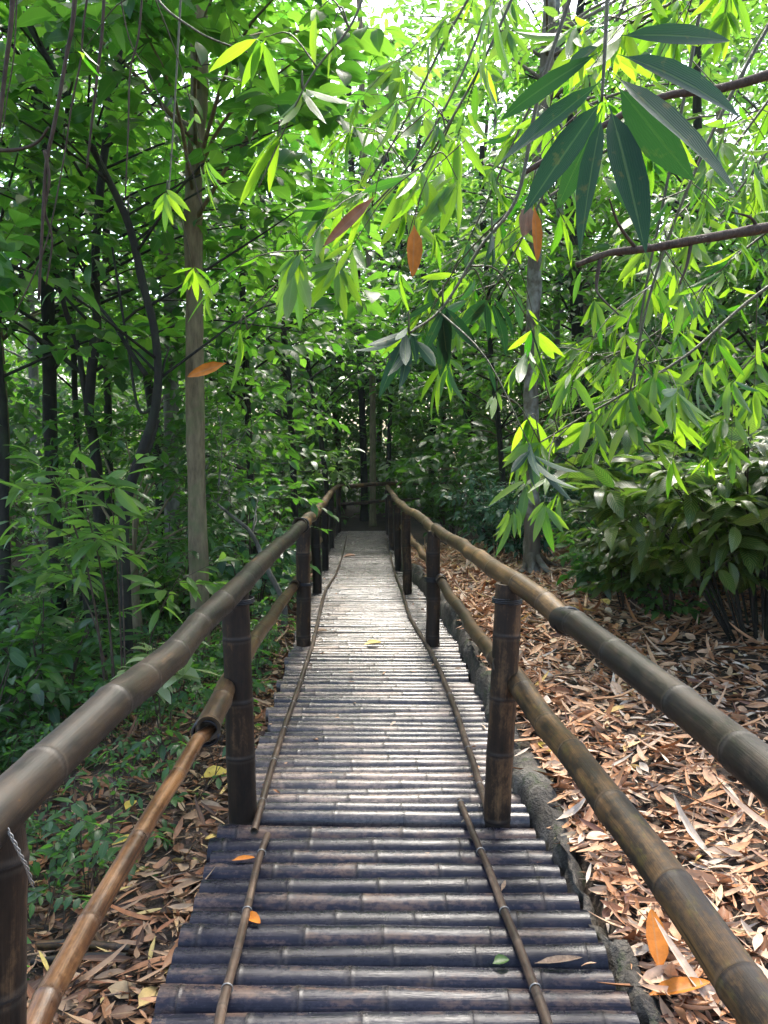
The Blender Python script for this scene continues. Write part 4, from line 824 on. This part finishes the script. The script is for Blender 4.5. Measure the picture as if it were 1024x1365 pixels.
for k, (a, b_, wd, dy) in enumerate(big):
    p = at(*a, 1.28); q = at(*b_, 1.28+dy); B = MB(); d = q-p; L = np.linalg.norm(d)
    U = norm(np.array([[rg.normal(0, .35), -1., .3+rg.normal(0, .3)]])); leaves(B, p[None], d[None], U, np.array([L*1.12]), np.array([wd]), np.array([rg.uniform(.06, .24)]), 'lance', 0, rg, .6)
    B.obj('leaf', 'dark_bamboo_leaf', root, False, base)

# thick brown branch entering from the right
root = thing('broken_branch', 'thick brown broken branch reaching in from the right border', 'branch', tuple(at(1090, 286, 2.9)))
B = MB(); P = smooth([at(1100, 285, 2.9), at(1024, 303, 2.86), at(940, 318, 2.82), at(860, 332, 2.8), at(810, 338, 2.8), at(768, 354, 2.8)], 6); n = len(P)
tube(B, P, np.linspace(.019, .009, n)*(1+.06*np.random.default_rng(2).standard_normal(n)), 9, 0, .05, np.random.default_rng(3)); base = at(1090, 286, 2.9); B.obj('limb', 'twig', root, False, base)
for e in ([(848, 332, 2.8), (825, 300, 2.75), (812, 265, 2.7)], [(922, 320, 2.82), (915, 355, 2.8), (905, 380, 2.8)], [(1010, 305, 2.86), (1000, 290, 2.84), (975, 283, 2.84)], [(800, 345, 2.8), (795, 380, 2.8), (800, 395, 2.78), (825, 420, 2.75)]):
    B = MB(); S = smooth([at(*p) for p in e], 5); tube(B, S, np.linspace(.007, .0025, len(S)), 6); B.obj('twig', 'twig', root, False, base)
root = thing('broken_branch', 'dark bare branch high at the right border behind the dark fan', 'branch', tuple(at(1060, 85, 2.4)))
B = MB(); S = smooth([at(1090, 80, 2.4), at(1024, 100, 2.4), at(960, 118, 2.38), at(880, 130, 2.36), at(800, 170, 2.34), at(700, 230, 2.3)], 5); tube(B, S, np.linspace(.016, .007, len(S)), 8, 0, .05, rg); B.obj('limb', 'twig', root, False, at(1060, 85, 2.4))

# dead leaves hanging in the bamboo
def hang(label, u0, v0, u1, v1, Yd, wd, mat):
    p = at(u0, v0, Yd); q = at(u1, v1, Yd); B = MB(); d = (q-p)[None]; leaves(B, p[None], d, np.array([[.25, -1., .25]]), np.array([np.linalg.norm(d)]), np.array([wd]), np.array([.06]), 'dead'); lf = B.obj('hanging_leaf', mat, None, False, p); tag(lf, label, 'leaf'); B = MB(); tube(B, smooth([p, p+[.01, 0, .05], p+[.05, .04, .16], p+[.16, .1, .28]], 4), np.linspace(.0012, .002, 13), 5); st = B.obj('stalk', 'twig', None, False, p); st.parent = lf; st.location = (0, 0, 0)
hang('single orange dead leaf hanging above the walkway', 552, 300, 551, 370, 2.6, .05, 'orange_leaf')
hang('curled brown dead leaf hanging right of the orange one', 712, 275, 718, 350, 2.3, .03, 'orange_leaf')
hang('pale crumpled dead leaf hung beside the curled brown leaf', 704, 272, 698, 316, 2.32, .05, 'stick')
hang('orange dead leaf caught across the brown trunk', 302, 484, 248, 502, 2.9, .04, 'orange_leaf')
hang('rusty half dead leaf slanting over the centre', 500, 262, 430, 328, 2.5, .035, 'dead_dark')
hang('pale tan dead leaf hanging above the ribbed bush', 851, 520, 842, 578, 3.2, .035, 'stick')

# hanging roots at the upper left
VN = [('thick brown hanging root left of the brown trunk', [(104, -200), (100, 0), (88, 80), (74, 160), (62, 220), (57, 300), (52, 400)], 3.4, .013, .008), ('brown hanging root right of the thickest one', [(142, -150), (138, 20), (130, 100), (122, 170), (116, 225)], 3.3, .009, .006), ('dark hanging root at the left border', [(22, -120), (16, 20), (8, 90), (-2, 180)], 3.0, .012, .01),
      ('thin black vine hanging beside the border root', [(26, -100), (20, 60), (10, 130), (2, 190)], 3.2, .004, .003), ('thin black vine falling from a fork above the brown trunk', [(196, -100), (186, 40), (174, 95), (171, 180), (167, 270)], 3.6, .007, .004), ('long thin vine slanting down to the brown trunk', [(152, -60), (172, 50), (200, 100), (225, 160), (252, 215), (270, 280)], 3.9, .004, .003), ('thin dark vine looping to the left border', [(128, -80), (112, 30), (108, 80), (96, 140), (84, 220), (60, 330), (20, 420)], 3.5, .006, .004), ('knotted lower root bundle among the left leaves', [(60, 200), (66, 240), (60, 280), (70, 320), (62, 380)], 3.5, .01, .005)]
for k, (lb, pts, Yd, r0, r1) in enumerate(VN):
    B = MB(); P = smooth([at(u, v, Yd+.03*i) for i, (u, v) in enumerate(pts)], 6); tube(B, P, np.linspace(r0*.75, r1*.75, len(P))*(1+.06*np.random.default_rng(k).standard_normal(len(P))), 7)
    o = B.obj('hanging_vine', 'twig', None, False, P[0]); tag(o, lb, 'vine')
B = MB(); P = smooth([at(-40, 200, 4.5), at(20, 200, 4.5), at(50, 190, 4.5), at(65, 170, 4.4)], 5); tube(B, P, np.linspace(.012, .006, len(P)), 6); tag(B.obj('thin_branch', 'twig', None, False, P[0]), 'short curved branch from the left border to the thick root', 'branch')

# thin damp air under the canopy
m = new_mat('damp_air'); t = NT(m); pv = t.n('ShaderNodeVolumePrincipled'); pv.inputs['Density'].default_value = .0004; pv.inputs['Color'].default_value = (.88, .93, .95, 1)
o_ = t.n('ShaderNodeOutputMaterial'); t.set(o_.inputs[1], pv.outputs[0])
me = bpy.data.meshes.new('haze'); me.from_pydata([(x, y, z) for x in (-170, 170) for y in (-60, 185) for z in (-2.6, 26)], [], [(0, 1, 3, 2), (4, 6, 7, 5), (0, 4, 5, 1), (2, 3, 7, 6), (0, 2, 6, 4), (1, 5, 7, 3)]); me.materials.append(m)
o = bpy.data.objects.new('haze', me); C.objects.link(o); tag(o, kind='stuff')
